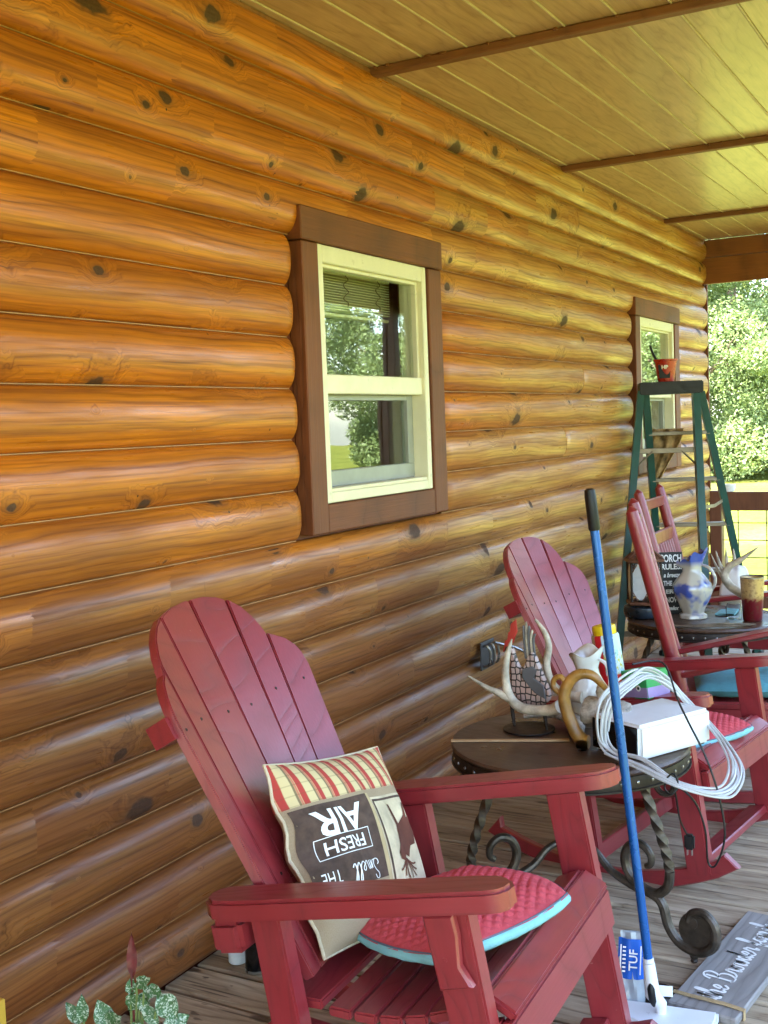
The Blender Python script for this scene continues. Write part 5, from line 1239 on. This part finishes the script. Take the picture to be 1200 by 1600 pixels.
for i, (tp, dr, L_, W_, nv) in enumerate(specs):
    b_ = leaf(tp, dr, L_, W_, nv)
    g = G(); root = Vector(((tp[0] - .64) * .3, (tp[1] - 1.52) * .5, .268)); g.tube(crom([root, (root + b_) / 2 + Vector((0, 0, .03)), b_ + Vector((0, 0, 0))], 5), [.0022] * 10 + [.0014], 5); g.obj('stem', M['stem'], pt)
leaf((.674, 1.50, .590), (.04, 0, 1), .085, .020, cvw, 'redleaf', .1); g = G(); g.tube(crom([(.0, 0, .268), (.02, -.01, .42), (.030, -.02, .55)], 5), .002, 5); g.obj('stem', M['redleaf'], pt)
yk = thing('yellow_stake', 'yellow wooden stake just inside the left edge of the picture', 'stake', (.318, 1.50, .001))
g = G(); g.box((-.014, -.012, 0), (.012, .012, .428), bev=.003); g.obj('shaft', M['yelwood'] if 'yelwood' in M else M.setdefault('yelwood', plain('yellow_wood', (.60, .36, .04), .5)), yk)
# ------------------------------------------------------------ trees
def leaf_mat(name, a, b):
    t = NT(name); rn = t.rnd(); v = t.oc()
    c = t.mix(t.noise(v, 1.3, 3, .6), a, b)
    c = t.mix(t.ma('MULTIPLY', rn, .5), c, b)
    t.t.nodes.remove(t.b)
    d = t.n("ShaderNodeBsdfDiffuse"); tr = t.n("ShaderNodeBsdfTranslucent"); gl = t.n("ShaderNodeBsdfGlossy"); gl.inputs['Roughness'].default_value = .45
    t.set(d.inputs[0], c); t.set(tr.inputs[0], t.mix(.5, c, (.30, .34, .08))); t.set(gl.inputs[0], (.5, .5, .5))
    m1 = t.n("ShaderNodeMixShader"); m1.inputs[0].default_value = .4; t.t.links.new(d.outputs[0], m1.inputs[1]); t.t.links.new(tr.outputs[0], m1.inputs[2])
    m2 = t.n("ShaderNodeMixShader"); m2.inputs[0].default_value = .03; t.t.links.new(m1.outputs[0], m2.inputs[1]); t.t.links.new(gl.outputs[0], m2.inputs[2])
    t.t.links.new(m2.outputs[0], t.out.inputs[0]); return t.m
M['leaf'] = leaf_mat('tree_leaves', (.13, .20, .08), (.24, .31, .13))
M['leaf2'] = leaf_mat('tree_leaves_dark', (.09, .15, .05), (.16, .22, .07))
def crown_mesh(seed, h, w, n, base=.06, mat='leaf'):
    rs = np.random.RandomState(seed)
    nb = 46; cz = rs.uniform(base, 1., nb) * h
    env = np.sin(np.clip((cz / h - base * .4) / 1.02, 0, 1) * math.pi) ** .55
    ang = rs.uniform(0, 2 * math.pi, nb); rad = np.sqrt(rs.uniform(0, 1, nb)) * w * .5 * env
    bc = np.stack([rad * np.cos(ang), rad * np.sin(ang), cz], 1); br = rs.uniform(.45, 1.0, nb) * w * .17
    i = rs.randint(0, nb, n); d = rs.normal(size=(n, 3)); d /= np.linalg.norm(d, axis=1)[:, None]
    c = bc[i] + d * (br[i] * rs.uniform(.45, 1.12, n) ** .6)[:, None] * np.array([1, 1, .8])
    s = rs.uniform(.040, .085, n)[:, None]
    a = rs.normal(size=(n, 3)); a /= np.linalg.norm(a, axis=1)[:, None]
    b = np.cross(a, rs.normal(size=(n, 3))); b /= np.linalg.norm(b, axis=1)[:, None]
    v = np.stack([c - a * s, c - b * s * .5 + a * s * .1, c + a * s, c + b * s * .5 + a * s * .1], 1).reshape(-1, 3)
    me = bpy.data.meshes.new('crown'); me.vertices.add(4 * n); me.vertices.foreach_set('co', v.ravel())
    me.loops.add(4 * n); me.loops.foreach_set('vertex_index', np.arange(4 * n)); me.polygons.add(n)
    me.polygons.foreach_set('loop_start', np.arange(0, 4 * n, 4)); me.polygons.foreach_set('loop_total', np.full(n, 4))
    me.update(); me.materials.append(M[mat]); return me, bc
kinds = []
for k, (h, w, n, base) in enumerate([(9.5, 7.0, 46000, .04), (12., 8.0, 52000, .12), (7.0, 6.0, 38000, .0)]):
    me, bc = crown_mesh(11 + k, h, w, n, base, 'leaf' if k != 1 else 'leaf2')
    g = G(); g.tube(crom([(0, 0, -.1), (.05, .03, h * .3), (-.08, .06, h * .62), (.0, 0, h * .9)], 3), interp([.24, .19, .11, .03], 10), 8)
    for q in bc[:14]:
        zb = min(h * .75, q[2] * .7); g.tube([(0, 0, zb), (q[0] * .5, q[1] * .5, zb + (q[2] - zb) * .45), tuple(q)], [.06, .04, .012], 5)
    tm = g.mesh('trunk'); tm.materials.append(M['bark']); kinds.append((me, tm))
TL = []
rs = random.Random(5)
for row, (yy, n, x0, x1) in enumerate([(36, 8, -14, 16), (41, 8, -16, 20), (47, 7, -18, 22)]):
    for i in range(n): TL.append((x0 + (x1 - x0) * (i + rs.uniform(-.25, .25)) / (n - 1), yy + rs.uniform(-1.3, 1.3), rs.choice((0, 1, 2) if row == 0 else (0, 1)), 1.0 + .12 * row))
far_n = len(TL)
for i in range(9): TL.append((31 + rs.uniform(-2, 4), -20 + i * 7.0 + rs.uniform(-1, 1), rs.choice((0, 1)), 1.05))
for i in range(4): TL.append((-18 + i * 11, -24 + rs.uniform(-2, 2), 1, 1.1))
for i in range(4): TL.append((-22 + rs.uniform(-2, 2), 6 + i * 9, 1, 1.1))
ordn = 'first second third fourth fifth sixth seventh eighth ninth'.split()
words = ['pale bushy tree', 'tall darker tree', 'low dense tree']
side = ['beyond the lawn past the far end of the porch', 'across the lawn in front of the porch, behind the camera side']
for i, (x, y, k, s) in enumerate(TL):
    if i < far_n: lab = f'{words[k]}, {ordn[i % 8 if i < 16 else i - 16]} from the left in the {"front middle back".split()[min(2, i // 8)]} row beyond the far lawn'
    elif i < far_n + 9: lab = f'{words[k]} across the front lawn, {ordn[i - far_n]} counted from behind the camera'
    elif i < far_n + 13: lab = f'{words[k]} far behind the camera, {ordn[i - far_n - 9]} from the house side'
    else: lab = f'{words[k]} behind the log house, {ordn[i - far_n - 13]} counted from the camera end'
    t_ = thing('broadleaf_tree', lab, 'tree', (x, y, -.55), rs.uniform(0, 6.28), 'trees around the lawn')
    t_.scale = (s, s, s * rs.uniform(.9, 1.1))
    for nm, me in (('crown', kinds[k][0]), ('trunk', kinds[k][1])):
        o = bpy.data.objects.new(nm, me); COL.objects.link(o); o.parent = t_
